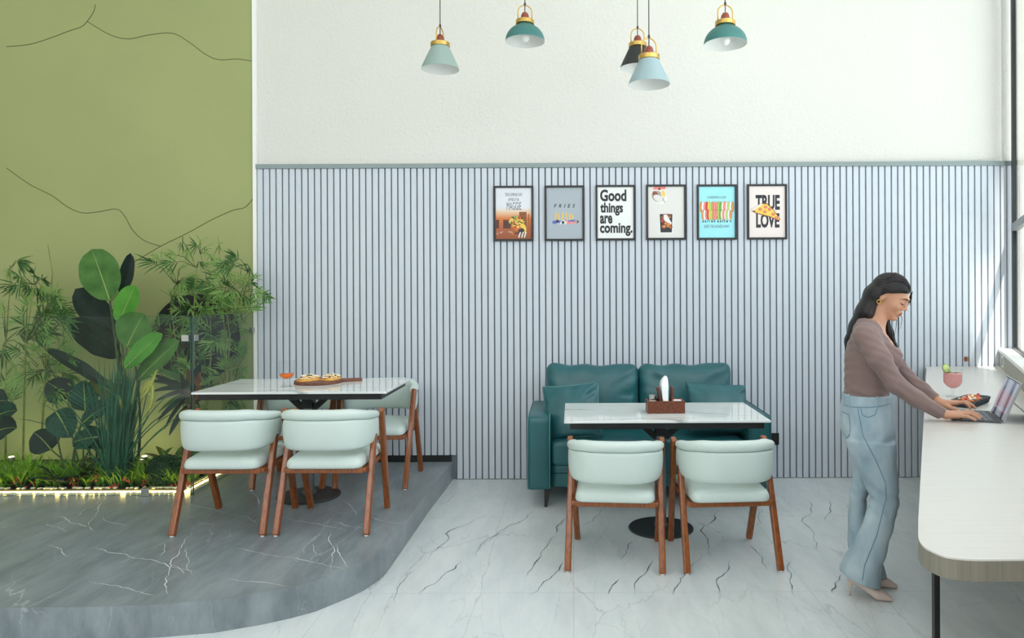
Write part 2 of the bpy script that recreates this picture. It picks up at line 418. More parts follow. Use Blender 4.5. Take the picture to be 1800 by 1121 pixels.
mat('leather_teal', (38, 98, 104), rough=0.34, spec=0.5, noise_amt=0.18, noise_scale=5, bump=0.15, bump_scale=120, bump_dist=0.003)
mat('piping_teal', (92, 150, 146), rough=0.4)
mat('piping_dark', (18, 62, 66), rough=0.5)
mat('steel_dark', (64, 66, 68), rough=0.42, metal=0.5)
mat('column_grey', (120, 124, 126), rough=0.35, metal=0.6)
mat('clip_steel', (176, 178, 176), rough=0.25, metal=0.9)
mat('brass', (206, 170, 96), rough=0.28, metal=0.95)
mat('wood_cherry', (150, 62, 32), rough=0.3, coat=0.4, noise_amt=0.3, noise_scale=20, stretch=(1, 1, .3))
mat('foot_cap', (225, 225, 222), rough=0.5)

# ================================================================== room
GX = -2.575
mat('vein_dark', (92, 99, 103), rough=0.3); mat('vein_white', (226, 230, 230), rough=0.3)
VR = random.Random(77)
def veins(b, lines, org, scl, h, w_, mi=1):
    """drawn veins: thin jittered ribbons lying in the stone"""
    for L in lines:
        P = [fl(org[0] + x / scl, org[1] + y / scl, h) for x, y in L]
        for _ in range(4):
            Q = [P[0]]
            for i in range(len(P) - 1):
                d = P[i + 1] - P[i]; m_ = (P[i] + P[i + 1]) / 2; Q += [m_ + Vector((-d.y, d.x, 0)) * VR.uniform(-.10, .10), P[i + 1]]
            P = Q
        n = len(P) - 1; o = len(b.v)
        for i, q in enumerate(P):
            d = (P[min(i + 1, n)] - P[max(i - 1, 0)]).normalized(); ww = w_ * (.35 + .65 * abs(mnoise.noise(Vector((q.x * 7, q.y * 7, 1.1)))) * 2) * min(1, .15 + 4 * min(i, n - i) / n)
            s_ = Vector((-d.y, d.x, 0)) * ww / 2; b.v += [(q.x + s_.x, q.y + s_.y, h + .0005), (q.x - s_.x, q.y - s_.y, h + .0005)]
        for i in range(n): b.f.append((o + 2 * i, o + 2 * i + 1, o + 2 * i + 3, o + 2 * i + 2)); b.m.append(mi)
b = MB(); b.box((-8.0, -6, -0.1), (9.0, 9.0, 0.0))
veins(b, [[(1270, 445), (1330, 370), (1400, 310), (1380, 280), (1540, 210), (1660, 135)], [(1200, 670), (1330, 580), (1440, 500), (1480, 450)], [(1580, 430), (1600, 350), (1690, 290), (1780, 255)], [(1330, 100), (1420, 50), (1480, 5)], [(1060, 720), (1130, 560), (1140, 540), (1190, 510)]], (400, 860), 3.6, 0.0, .0075)
veins(b, [[(0, 370), (110, 290), (220, 240), (290, 170)], [(255, 605), (300, 580), (370, 510), (420, 440)], [(640, 605), (665, 560), (700, 525)], [(770, 605), (800, 520), (860, 435)], [(965, 605), (985, 565), (1050, 490), (1105, 425)], [(1195, 180), (1165, 240), (1100, 290), (1135, 330), (1145, 415)], [(1190, 605), (1180, 530), (1210, 510), (1255, 430)], [(1590, 80), (1600, 240), (1650, 280), (1660, 330), (1690, 400)], [(1550, 440), (1548, 520), (1560, 605)], [(1740, 140), (1740, 200), (1715, 240)], [(1750, 600), (1765, 550), (1795, 500)], [(1410, 170), (1400, 250), (1370, 270)], [(230, 520), (290, 440), (350, 340), (400, 310)], [(385, 300), (385, 270), (440, 210)], [(520, 265), (590, 215), (630, 170)], [(700, 430), (740, 360), (770, 340)], [(1340, 360), (1400, 410), (1430, 480)]], (840, 830), 2.8125, 0.0, .0075)
struct('floor', b, ['floor_marble', 'vein_dark'], smooth=False)
b = MB(); b.prism([(-6.4, -3.4), (-1.02, -3.4), (3.62, 5.84), (3.62, 6.0), (-6.4, 6.0)], 4.75, 4.9); struct('ceiling', b, 'white_paint', smooth=False)
b = MB(); b.box((GX - 0.01, YW + 0.013, 0), (8.0, YW + 0.2, 4.75)); struct('wall_back', b, 'plaster_white', smooth=False)
b = MB(); b.box((-6.4, -3.4, 0), (-6.2, YW + 0.2, 4.75)); struct('wall_left', b, 'plaster_white', smooth=False)
b = MB(); b.box((-6.4, -3.5, 0), (-1.0, -3.35, 2.55)); struct('sky_block_front', b, 'plaster_white', smooth=False)  # unseen wall added to keep open sky out of the glass reflections
# green wall with thin wandering grooves
b = MB(); b.box((-6.2, YW - 0.002, 0), (GX - 0.012, YW + 0.2, 4.75))
def groove(px):
    P = [at(u, v, YW) for u, v in px]; pts = []
    for i in range(len(P) - 1):                       # Catmull-Rom
        p0, p1, p2, p3 = P[max(i - 1, 0)], P[i], P[i + 1], P[min(i + 2, len(P) - 1)]
        for k in range(6):
            t = k / 6; pts.append(0.5 * ((2 * p1) + (p2 - p0) * t + (2 * p0 - 5 * p1 + 4 * p2 - p3) * t * t + (3 * p1 - p0 - 3 * p2 + p3) * t ** 3))
    pts.append(P[-1])
    b.tube([Vector((p.x, YW - 0.0022, p.z)) for p in pts], 0.0032, 6, 1)
sc_ = 470 / 1145.0
cv = lambda L: [(90 + x * sc_, y * sc_) for x, y in L]
groove(cv([(190, 20), (183, 50), (155, 92), (130, 115), (80, 132), (0, 162), (-90, 190), (-190, 200)]))
groove(cv([(155, 92), (250, 148), (330, 167), (420, 150), (520, 143), (590, 180), (660, 232), (720, 256), (800, 253), (872, 265)]))
groove(cv([(-190, 720), (-90, 790), (5, 838), (70, 885), (135, 911), (210, 906), (280, 895), (315, 925), (350, 985), (400, 1030), (470, 1054)]))
groove(cv([(360, 1120), (470, 1054), (580, 1000), (690, 940), (780, 900), (830, 888), (870, 845)]))
groove(cv([(360, 1120), (330, 1150), (300, 1235), (210, 1330), (100, 1330), (0, 1290)]))
struct('wall_green', b, ['paint_green', 'groove_green'], smooth=False)
b = MB(); b.box((GX - 0.012, YW - 0.016, PH), (GX + 0.018, YW + 0.012, 4.75)); struct('trim_1', b, 'white_paint', smooth=False)
# slatted panelling up to the rail
b = MB(); x0 = GX + 0.018; x1 = 3.60; RZ = 2.525
b.box((x0, YW + 0.004, 0.0), (x1, YW + 0.0128, RZ), 1)
x = x0 + 0.006
while x < x1 - 0.03:
    z0 = PH + 0.052 if x < -0.98 else 0.004
    b.box((x, YW - 0.012, z0), (x + 0.0415, YW + 0.0045, RZ), 0); x += 0.052
struct('wall_panelling', b, ['slat_paint', 'slat_groove'], smooth=False, bevel=0.002, segs=1)
b = MB(); b.box((x0 - 0.004, YW - 0.024, RZ), (x1, YW + 0.0128, RZ + 0.036)); struct('trim_2', b, 'rail_paint', smooth=False, bevel=0.002)
b = MB(); b.box((x0, YW - 0.02, PH), (-0.985, YW + 0.004, PH + 0.052)); struct('baseboard_back', b, 'frame_dark', smooth=False)
# raised platform
edge = [fl(753, 863, PH), fl(708, 922.5, PH), fl(692, 943, PH), fl(678, 961, PH), fl(667, 971, PH), fl(639, 988, PH), fl(614, 999, PH), fl(555.6, 1021, PH), fl(511, 1032, PH), fl(455.6, 1043, PH)]
poly = [(-0.972, YW)] + [(p.x, p.y) for p in edge] + [(-1.62, 3.19), (-1.85, 3.15), (-2.2, 3.13), (-6.2, 3.10), (-6.2, YW)]
b = MB(); b.prism(poly[::-1], 0.0, PH)
veins(b, [[(380, 575), (620, 620), (900, 680), (1210, 760), (1550, 825)], [(1440, 410), (1370, 500), (1320, 630), (1240, 750), (1180, 870), (1190, 990), (1215, 1035)], [(1400, 560), (1385, 650), (1415, 700), (1395, 780), (1445, 850)], [(430, 905), (600, 935), (900, 1005), (1080, 1045)], [(0, 540), (160, 615), (240, 665)], [(0, 340), (65, 360), (220, 415)], [(80, 250), (330, 340), (490, 415)], [(560, 120), (500, 240), (430, 360)], [(560, 270), (830, 360)], [(1350, 125), (1600, 185), (1800, 240)], [(1170, 530), (1165, 590), (1120, 660)], [(1250, 740), (1380, 830)]], (80, 860), 5.606, PH, .0055)
veins(b, [[(0, 150), (190, 210)], [(350, 165), (550, 215), (750, 262)], [(640, 190), (780, 235), (930, 262)], [(55, 372), (300, 420), (640, 485), (750, 505)], [(650, 270), (640, 310), (670, 400), (660, 530)], [(690, 350), (710, 410), (770, 495)], [(535, 345), (545, 385), (555, 415)], [(730, 70), (790, 120), (820, 165)], [(150, 0), (190, 60), (195, 100)], [(900, 175), (1110, 220)], [(0, 560), (250, 590), (400, 615)]], (400, 860), 3.6, PH, .005)
struct('floor_platform', b, ['platform_stone', 'vein_white'], smooth=False)
# glazed side wall, set at an angle to the back wall
A0 = Vector((3.47, YW, 0)); D = WIN_D; Nn = WIN_N
def wl(k, off=0.0, z=0.0): return A0 - D * k - Nn * off + Vector((0, 0, z))     # k metres from the corner, off metres outward
MW = Matrix(((D.x, -Nn.x, 0, A0.x), (D.y, -Nn.y, 0, A0.y), (0, 0, 1, 0), (0, 0, 0, 1)))   # local x runs to the corner, y outward
b = MB(); b.box((-10, 0.0, 0.0), (0.03, 0.20, 1.02), 0, MW)
mat('sill_wall', (176, 170, 156), rough=0.55, noise_amt=0.12, noise_scale=14, stretch=(5, 5, .3))
struct('wall_window', b, 'sill_wall', smooth=False)
b = MB(); b.box((-10, -0.012, 1.02), (0.04, 0.26, 1.045), 0, MW); struct('trim_3', b, 'white_paint', smooth=False, bevel=0.003)
wn = MB()
FO = 0.085
for k0 in (0.0, 1.62, 3.24, 4.86, 6.48, 8.1, 9.72):
    wn.box((-k0 - 0.10, FO, 1.045), (-k0, FO + 0.036, 4.75), 0, MW)
wn.box((-10, FO, 4.60), (-0.1, FO + 0.036, 4.75), 0, MW); wn.box((-10, FO, 1.045), (-0.1, FO + 0.036, 1.065), 0, MW)
fr = struct('window_1', wn, 'frame_dark', smooth=False, bevel=0.003)
b = MB(); b.box((-10, FO - 0.004, 1.985), (-0.03, FO + 0.040, 2.045), 0, MW); b.build('transom', 'transom_grey', fr, smooth=False, bevel=0.003)
b = MB(); b.box((-10, FO + 0.014, 1.06), (-0.1, FO + 0.020, 4.62), 0, MW); b.build('pane', 'window_glass', fr, smooth=False)
# unseen stepped slab added outside to shape the sun patch
b = MB(); b.box((-1.0, -3.6, 0), (3.28, -3.1, 17.2)); b.box((-1.0, -3.6, 17.2), (3.28, -3.1, 17.6)); b.box((-1.0, -3.6, 17.6), (3.45, -3.1, 18.3)); b.box((-1.0, -3.6, 18.3), (3.53, -3.1, 22.0))
struct('sun_blocker', b, 'plaster_white', smooth=False)

# ================================================================== long counter
CH = 0.90
pts = [fl(u, v, CH) for u, v in ((1614, 915), (1614, 937), (1615.7, 948.5), (1624, 960), (1640, 969), (1660, 977), (1686, 981), (1717, 983), (1760, 983))]
near = []
for i in range(len(pts) - 1):
    p0, p1, p2, p3 = pts[max(i - 1, 0)], pts[i], pts[i + 1], pts[min(i + 2, len(pts) - 1)]
    for k in range(5): q = k / 5; c_ = 0.5 * ((2 * p1) + (p2 - p0) * q + (2 * p0 - 5 * p1 + 4 * p2 - p3) * q * q + (3 * p1 - p0 - 3 * p2 + p3) * q ** 3); near.append((c_.x, c_.y))
near.append((pts[-1].x, pts[-1].y))
far = wl(0.004, 0.0)
poly = near + [(wl((YW - 1.66) / 0.894 - 0.01).x - 0.003, 1.662)] + [(3.462, YW - 0.016)] + [(2.90, YW - 0.016), (2.86, YW - 0.03), (2.832, YW - 0.075), (2.80, YW - 0.15)]
t = thing('window_counter', 'long pale counter with rounded near end, built along the window', 'counter', (1.9, 3.6, 0))
off = Matrix.Translation((-1.9, -3.6, 0))
b = MB(); b.prism(poly, CH - 0.004, CH, 0, off); b.build('worktop', 'counter_top', t, smooth=False)
b = MB(); b.prism(poly, CH - 0.052, CH - 0.004, 0, off); b.build('edge_band', 'counter_edge', t, smooth=False)
for (x, y) in ((1.16, 2.235), (2.0, 3.9), (2.75, 5.4)):
    q = at(1645, 1035, 1.95) if y < 3 else Vector((x, y, 0))
    b = MB(); b.box((q.x - 0.0075 - 1.9, q.y - 0.0075 - 3.6, 0), (q.x + 0.0075 - 1.9, q.y + 0.0075 - 3.6, CH - 0.052)); b.build('leg', 'frame_black', t, smooth=False)

# ================================================================== dining tables
def table(x, y, z, rz, label):
    t = thing('dining_table', label, 'table', (x, y, z), rz, 'marble topped cafe tables')
    b = MB(); b.box((-0.615, -0.34, 0.738), (0.615, 0.34, 0.752)); b.build('tabletop', 'table_marble', t, smooth=False, bevel=0.002)
    b = MB()
    for s in (-1, 1):
        b.box((-0.58, s * 0.305 - 0.018, 0.700), (0.58, s * 0.305 + 0.018, 0.738)); b.box((s * 0.562 - 0.018, -0.29, 0.700), (s * 0.562 + 0.018, 0.29, 0.738))
    b.box((-0.03, -0.29, 0.706), (0.03, 0.29, 0.736)); b.box((-0.55, -0.025, 0.708), (0.55, 0.025, 0.737))
    b.build('frame', 'frame_black', t, smooth=False, bevel=0.002)
    b = MB(); b.lathe([(0.034, 0.022), (0.034, 0.70)], 32); b.lathe([(0.046, 0.012), (0.046, 0.03), (0.038, 0.034)], 32); b.build('column', 'column_grey', t, auto=30)
    for s in (-1, 1):
        b = MB(); b.bar((s * 0.03, 0, 0.585), (s * 0.165, 0, 0.71), 0.036, 0.036, up=V(0, 1, 0)); b.build('brace', 'frame_black', t, smooth=False)
    b = MB(); b.box((-0.036, -0.036, 0.60), (0.036, 0.036, 0.706)); b.build('collar', 'frame_black', t, smooth=False)
    b = MB(); b.lathe([(0.0, 0.0), (0.205, 0.0), (0.207, 0.006), (0.203, 0.011), (0.05, 0.016), (0.0, 0.016)], 64); b.build('base_plate', 'steel_dark', t, auto=30)
    return t
T1 = Vector((-1.79, 4.82, PH)); T2 = Vector((0.562, 4.565, 0))
t1 = table(*T1, 0.0, 'white marble dining table on the raised grey platform beside the glass')
t2 = table(*T2, 0.0, 'white marble dining table in front of the teal sofa')
# T2 and T1 stand on one round plate each

# ================================================================== chairs
def backrest_mesh(zt, zb, th, half, y0, y1, crown=0.0):
    """C-shaped padded band: path in plan, rounded section swept along"""
    b = MB(); n = 32
    prof = [(0.0, .006), (.03, .018), (.08, .024), (.25, .030), (.5, .031), (.68, .029), (.728, .027), (.742, .0195), (.756, .0195), (.770, .028), (.80, .034), (.87, .037), (.94, .034), (.985, .022), (1, .004),
            (1, -.008), (.985, -.018), (.93, -.026), (.8, -.028), (.5, -.027), (.2, -.026), (.06, -.020), (.015, -.010)]
    m = len(prof)
    for i in range(n + 1):
        a = PI * (i / n); t = abs(i / n - 0.5) * 2
        px = -half * math.copysign(abs(math.cos(a)) ** 0.62, math.cos(a)); py = y1 - (y1 - y0) * abs(math.sin(a)) ** 0.62
        a2 = a + 1e-3 if i < n else a - 1e-3
        qx = -half * math.copysign(abs(math.cos(a2)) ** 0.62, math.cos(a2)); qy = y1 - (y1 - y0) * abs(math.sin(a2)) ** 0.62
        d = Vector((qx - px, qy - py, 0)); d = d if i < n else -d
        d.normalize(); nrm = Vector((d.y, -d.x, 0))            # outward
        z1, z0 = zt - 0.045 * max(0, (t - 0.35) / 0.65) ** 1.3, zb + 0.03 * max(0, (t - 0.6) / 0.4) ** 2
        e = 0.55 if i in (0, n) else 1.0
        for zf, of in prof:
            zz = z0 + (0.5 + (zf - 0.5) * (0.9 if e < 1 else 1)) * (z1 - z0); of = of * e
            b.v.append((px + nrm.x * of, py + nrm.y * of + (zz - z0) * -0.06, zz))
    for i in range(n):
        for k in range(m):
            b.f.append((i * m + k, i * m + (k + 1) % m, (i + 1) * m + (k + 1) % m, (i + 1) * m + k)); b.m.append(1 if k == 7 else 0)
    b.f.append(tuple(range(m))[::-1]); b.m.append(0); b.f.append(tuple(n * m + k for k in range(m))); b.m.append(0)
    return b
def make_chair(label):
    t = thing('dining_chair', label, 'chair', group='mint cafe chairs with walnut legs')
    def seat(P):
        X, Y, Z = P; cx = 0.218 + 0.012 * np.clip((Y + 0.25) / 0.5, 0, 1)
        qx = np.abs(X) - cx + 0.05; qy = np.abs(Y + 0.005) - 0.235 + 0.05
        d2 = np.sqrt(np.maximum(qx, 0) ** 2 + np.maximum(qy, 0) ** 2) + np.minimum(np.maximum(qx, qy), 0) - 0.05
        dome = 0.036 * np.clip(1 - (X / 0.24) ** 2, 0, 1) * np.clip(1 - (Y / 0.26) ** 2, 0, 1)
        top = Z - (0.428 + dome); bot = 0.372 - Z
        return smax(smax(d2, top, 0.045), bot, 0.012)
    sdf_obj('seat', lambda X, Y, Z: seat((X, Y, Z)), (-0.26, -0.28, 0.355), (0.26, 0.28, 0.485), 0.009, 'leather_mint', t, 1)
    b = MB()
    for s in (-1, 1): b.bar((s * 0.222, -0.20, 0.357), (s * 0.222, 0.215, 0.357), 0.024, 0.034)
    b.bar((-0.222, -0.20, 0.357), (0.222, -0.20, 0.357), 0.024, 0.030, up=V(0, 0, 1)); b.bar((-0.222, 0.205, 0.357), (0.222, 0.205, 0.357), 0.024, 0.030, up=V(0, 0, 1))
    b.build('seat_frame', 'wood_walnut', t, smooth=False, bevel=0.004)
    bk = backrest_mesh(0.718, 0.482, 0.046, 0.240, -0.268, 0.03).build('backrest', ['leather_mint', 'seam_grey'], t, sub=1)
    for s in (-1, 1):
        b = MB(); b.bar((s * 0.243, 0.250, 0.006), (s * 0.266, 0.028, 0.672), 0.036, 0.034, 0.032, 0.05, up=V(0, 1, 0)); lg = b.build('leg', 'wood_walnut', t, smooth=False, bevel=0.008, segs=3)
        b = MB(); b.lathe([(0.011, 0), (0.012, 0.008)], 12, (s * 0.243, 0.250, 0)); b.build('foot_cap', 'foot_cap', lg)
        b = MB(); b.bar((s * 0.256, -0.262, 0.006), (s * 0.25, -0.05, 0.60), 0.037, 0.034, 0.030, 0.044, up=V(0, 1, 0)); lg = b.build('leg', 'wood_walnut', t, smooth=False, bevel=0.008, segs=3)
        b = MB(); b.lathe([(0.011, 0), (0.012, 0.008)], 12, (s * 0.256, -0.262, 0)); b.build('foot_cap', 'foot_cap', lg)
    return t
ch = make_chair('mint leather chair on the platform, back to the viewer, nearest the planted bed')
ch.location = (-2.015, 4.285, PH)
dup(ch, (-1.428, 4.285, PH), 0.0, 'mint leather chair on the platform, back to the viewer, nearest the step edge')
dup(ch, (-1.42, 5.20, PH), PI + 0.02, 'mint leather chair beyond the platform table, its backrest showing past the right corner')
dup(ch, (-1.995, 5.20, PH), PI, 'mint leather chair mostly hidden behind the platform table, beside the glass')
dup(ch, (0.246, 4.098, 0), -0.088, 'mint leather chair before the teal sofa, left of the two with backs to the viewer')
dup(ch, (0.850, 4.098, 0), 0.064, 'mint leather chair before the teal sofa, back to the viewer, nearest the standing woman')
# ================================================================== soft shapes
def softbox(b, size, r, bulge=(0, 0, 0), n=16, wr=0.0, seed=0.0, mi=0, c=(0, 0, 0), M=None):
    """rounded padded box centred at c; bulge pushes each face outward in its middle; wr = wrinkle height"""
    hx, hy, hz = [q / 2 for q in size]; c = Vector(c)
    for ax in range(3):
        for s in (-1, 1):
            o = len(b.v); e, g = (ax + 1) % 3, (ax + 2) % 3; H = (hx, hy, hz)
            for i in range(n + 1):
                for j in range(n + 1):
                    q = [0, 0, 0]; q[ax] = s * H[ax]
                    fu = math.sin((i / n - 0.5) * PI); fv = math.sin((j / n - 0.5) * PI)
                    q[e] = fu * H[e]; q[g] = fv * H[g]
                    p = Vector(q); inner = Vector([max(-(H[k] - r), min(H[k] - r, p[k])) for k in range(3)])
                    dv = p - inner; p = inner + (dv.normalized() * r if dv.length > 1e-9 else dv)
                    w_ = [1 - (p[k] / (H[k])) ** 2 for k in range(3)]
                    for k in range(3):
                        if abs(inner[k]) >= H[k] - r - 1e-6:
                            f = 1
                            for m_ in range(3):
                                if m_ != k: f *= max(0, w_[m_])
                            p[k] += math.copysign(bulge[k] * f ** 0.6, p[k])
                    if wr:
                        nn = dv.normalized() if dv.length > 1e-9 else Vector((0, 0, 1))
                        ed = 1 - min(w_[0] + w_[1] if ax == 2 else 1, 1)
                        p += nn * wr * (mnoise.noise(Vector((p.x * 9 + seed, p.y * 9, p.z * 4))) + 0.5 * mnoise.noise(Vector((p.x * 22 + seed, p.y * 20, p.z * 9))))
                    if M is not None: p = M @ p
                    b.v.append(tuple(p + c))
            for i in range(n):
                for j in range(n):
                    a = o + i * (n + 1) + j
                    f = (a, a + n + 1, a + n + 2, a + 1)
                    b.f.append(f if s > 0 else f[::-1]); b.m.append(mi)
    return b
def weld(o, d=0.0004):
    import bmesh
    bm = bmesh.new(); bm.from_mesh(o.data); bmesh.ops.remove_doubles(bm, verts=bm.verts, dist=d); bmesh.ops.recalc_face_normals(bm, faces=bm.faces); bm.to_mesh(o.data); bm.free(); return o
def pillow(name, label, w_, h_, th, loc, rot, pipe='piping_teal', seed=0.0, leather='leather_teal', group=None, cat='cushion', parent=None, sag=0.0):
    b = MB(); n = 30; R = rot.to_matrix().to_4x4() if hasattr(rot, 'to_matrix') else rot
    def prof(u, v):
        pin = 1 - 0.07 * (1 - u * u) * abs(v) ** 2; pin2 = 1 - 0.07 * (1 - v * v) * abs(u) ** 2
        x = u * w_ / 2 * pin2; y = v * h_ / 2 * pin - sag * (1 - u * u) * max(0, v) * h_
        e = max(0.0, (1 - u ** 2) * (1 - v ** 2)); z = th / 2 * e ** 0.42
        rad = math.sqrt(u * u + v * v)
        wn = mnoise.noise(Vector((math.atan2(v, u) * 6 + seed, rad * 1.6, seed))) * 0.045 * max(0, rad - .25) * (e ** 0.35)
        return x, y, z + wn
    for s in (1, -1):
        o = len(b.v)
        for i in range(n + 1):
            for j in range(n + 1):
                u = math.sin((i / n - .5) * PI); v = math.sin((j / n - .5) * PI); x, y, z = prof(u, v); b.v.append((x, y, s * z))
        for i in range(n):
            for j in range(n):
                a = o + i * (n + 1) + j; f = (a, a + n + 1, a + n + 2, a + 1); b.f.append(f if s > 0 else f[::-1]); b.m.append(0)
    o = b.build(name, leather, parent); weld(o)
    o.matrix_world = Matrix.Translation(loc) @ R
    if label: tag(o, label, cat, group)
    b = MB(); L = []
    for k in range(96):
        a = 2 * PI * k / 96; c, s_ = math.cos(a), math.sin(a); m_ = max(abs(c), abs(s_)); u, v = c / m_, s_ / m_
        u = max(-1, min(1, u)); v = max(-1, min(1, v)); kk = 1 - 0.03 * (abs(u * v)) ** 8
        x, y, z = prof(u * kk, v * kk); L.append((x, y, 0))
    L.append(L[0]); b.tube(L, 0.0045, 6); b.build('piping', pipe, o)
    return o
from mathutils import Euler
# ================================================================== sofa
SX, SY = 0.535, 5.36
t = thing('loveseat_sofa', 'teal leather two-seat sofa against the slatted wall', 'sofa', (SX, SY, 0))
def part(name, fn, m, par=t, **kw):
    b = MB(); fn(b); o = b.build(name, m, par, **kw); return weld(o)
for s in (-1, 1):
    ar = part('armrest', lambda b: softbox(b, (0.165, 0.76, 0.515), 0.028, (0.006, 0.004, 0.008), 14, 0.002, s, c=(s * 0.775, 0.0, 0.385)), 'leather_teal')
    b = MB()
    for x in (-0.076, 0.076):
        b.tube([(s * 0.775 + x, -0.381, 0.14), (s * 0.775 + x, -0.383, 0.60), (s * 0.775 + x, -0.37, 0.640), (s * 0.775 + x, 0.36, 0.645)], 0.0035, 6)
    b.build('piping', 'piping_teal' if s < 0 else 'leather_teal', ar)
part('base', lambda b: softbox(b, (1.385, 0.68, 0.165), 0.015, (0, 0.002, 0), 8, c=(0, 0.02, 0.212)), 'leather_teal')
part('seat_cushion', lambda b: softbox(b, (1.38, 0.66, 0.175), 0.035, (0.0, 0.012, 0.022), 26, 0.004, 3.3, c=(0, -0.025, 0.378)), 'leather_teal')
part('back_frame', lambda b: softbox(b, (1.385, 0.16, 0.62), 0.03, (0, 0, 0.004), 8, c=(0, 0.30, 0.45)), 'leather_teal')
b = MB(); b.tube([(-0.69, -0.3225, 0.235), (0.69, -0.3225, 0.235)], 0.003, 6); b.build('stitching', 'piping_dark', t)
for s in (-1, 1):
    M = Matrix.Rotation(math.radians(-9), 4, 'X')
    b = MB(); softbox(b, (0.712, 0.20, 0.50), 0.075, (0.0, 0.03, 0.012), 30, 0.0, s * 4.0, M=M, c=(0, 0, 0))
    # pinch the corners and add pulled leather folds
    vv = []
    for (x, y, z) in b.v:
        u, v = x / 0.356, z / 0.25; e = max(abs(u), abs(v)); k = max(0, (abs(u) * abs(v)) - 0.55)
        f = mnoise.noise(Vector((math.atan2(v, u) * 6 + s * 3, e * 1.5, 0.3))) * 0.04 * max(0, e - 0.35)
        vv.append((x * (1 + 0.05 * k), y * (1 - 0.55 * k) - f, z * (1 + 0.10 * k) - 0.016 * (1 - u * u) * max(0, v) * (1 + .5 * math.sin(u * 9))))
    b.v = vv
    o = b.build('back_cushion', 'leather_teal', t); weld(o, 0.001); o.location = (s * 0.359 - 0.027, 0.145, 0.705)
    o.rotation_euler = (0, s * -0.012, 0)
for sx in (-1, 1):
    for sy in (-1, 1):
        b = MB(); b.bar((sx * 0.715, sy * 0.30, 0.135), (sx * 0.73, sy * 0.335, 0.0), 0.05, 0.05, 0.02, 0.02); b.build('leg', 'frame_black', t, smooth=False, bevel=0.003)
pillow('throw_pillow', 'square teal leather throw cushion propped on the left sofa arm', 0.42, 0.40, 0.14, (-0.008, 5.165, 0.652), Euler((math.radians(71), math.radians(-6), math.radians(-8))), 'piping_teal', 1.7)
pillow('throw_pillow', 'dark piped teal throw cushion slumped at the right end of the sofa', 0.46, 0.38, 0.15, (1.06, 5.19, 0.668), Euler((math.radians(60), math.radians(4), math.radians(6))), 'piping_dark', 6.1)

# ================================================================== framed posters
LZ = -0.0107
def letters(par, items, m='ink', shear=0.0, bold=0.02):
    """each line its own mesh, fitted to a centre, width and height: (text, cx, cz, w, h)"""
    for (txt, cx, cz, w_, h_) in items:
        c = bpy.data.curves.new('lettering', 'FONT'); c.body = txt; c.size = 1.0; c.offset = bold; c.shear = shear; c.resolution_u = 3; c.extrude = 0.003
        tmp = bpy.data.objects.new('tmp', c); COL.objects.link(tmp)
        me = bpy.data.meshes.new_from_object(tmp.evaluated_get(bpy.context.evaluated_depsgraph_get())); bpy.data.objects.remove(tmp); bpy.data.curves.remove(c)
        me.name = 'lettering'; me.materials.clear(); me.materials.append(MATS[m])
        P = np.array([v.co[:] for v in me.vertices]); lo, hi = P.min(0), P.max(0); sx = w_ / (hi[0] - lo[0]); sy = h_ / (hi[1] - lo[1])
        me.transform(Matrix(((sx, 0, 0, cx - sx * (lo[0] + hi[0]) / 2), (0, 0, -0.05, LZ), (0, sy, 0, cz - sy * (lo[1] + hi[1]) / 2), (0, 0, 0, 1))))
        o = bpy.data.objects.new('lettering', me); link(o, par)
inks = dict(ink=(34, 38, 44), ink_soft=(96, 100, 108), p_white=(238, 240, 238), p_grey=(172, 182, 190), p_cream=(226, 224, 220), p_aqua=(160, 232, 240), p_pink=(238, 226, 222),
    a_orange=(206, 112, 48), a_rust=(168, 88, 46), a_yellow=(240, 204, 92), a_green=(104, 176, 72), a_red=(206, 66, 52), a_salmon=(240, 140, 136), a_pale=(250, 224, 214),
    a_brown=(140, 84, 50), a_blue=(92, 110, 190), a_dark=(50, 46, 52), a_steel=(170, 160, 156), a_crust=(214, 150, 92), a_lime=(170, 220, 110))
for k, c in inks.items(): mat(k, c, rough=0.55)
m = mat('p_sunset', (222, 228, 236), rough=0.55)          # sky to rust-coloured street print
nt = m.node_tree; tc = nt.nodes.new('ShaderNodeTexCoord'); sp = nt.nodes.new('ShaderNodeSeparateXYZ'); cr = nt.nodes.new('ShaderNodeValToRGB')
mr = nt.nodes.new('ShaderNodeMapRange'); mr.inputs[1].default_value = -0.2; mr.inputs[2].default_value = 0.2
nt.links.new(tc.outputs['Object'], sp.inputs[0]); nt.links.new(sp.outputs[2], mr.inputs[0]); nt.links.new(mr.outputs[0], cr.inputs[0]); nt.links.new(cr.outputs[0], nt.nodes['Principled BSDF'].inputs['Base Color'])
e = cr.color_ramp.elements; e[0].position = 0.0; e[0].color = lin((150, 84, 54)); e[1].position = 0.62; e[1].color = lin((226, 230, 236))
for p_, c_ in ((0.22, (178, 98, 60)), (0.40, (214, 122, 56)), (0.52, (232, 196, 160))): q = e.new(p_); q.color = lin(c_)
PW, PHH = 0.322, 0.446
def poster(u, v, paper, label):
    c = at(u, v, YW - 0.03)
    t = thing('framed_poster', label, 'poster', (c.x, YW - 0.0135, c.z), 0, 'framed posters in a row on the slatted wall')
    b = MB(); w2, h2, f = PW / 2, PHH / 2, 0.0155
    for lo, hi in (((-w2, -0.022, -h2), (-w2 + f, 0, h2)), ((w2 - f, -0.022, -h2), (w2, 0, h2)), ((-w2 + f, -0.022, -h2), (w2 - f, 0, -h2 + f)), ((-w2 + f, -0.022, h2 - f), (w2 - f, 0, h2))): b.box(lo, hi)
    b.build('frame', 'frame_black', t, smooth=False, bevel=0.0015)
    b = MB(); b.box((-w2 + f, -0.010, -h2 + f), (w2 - f, -0.002, h2 - f)); b.build('print', paper, t, smooth=False)
    return t
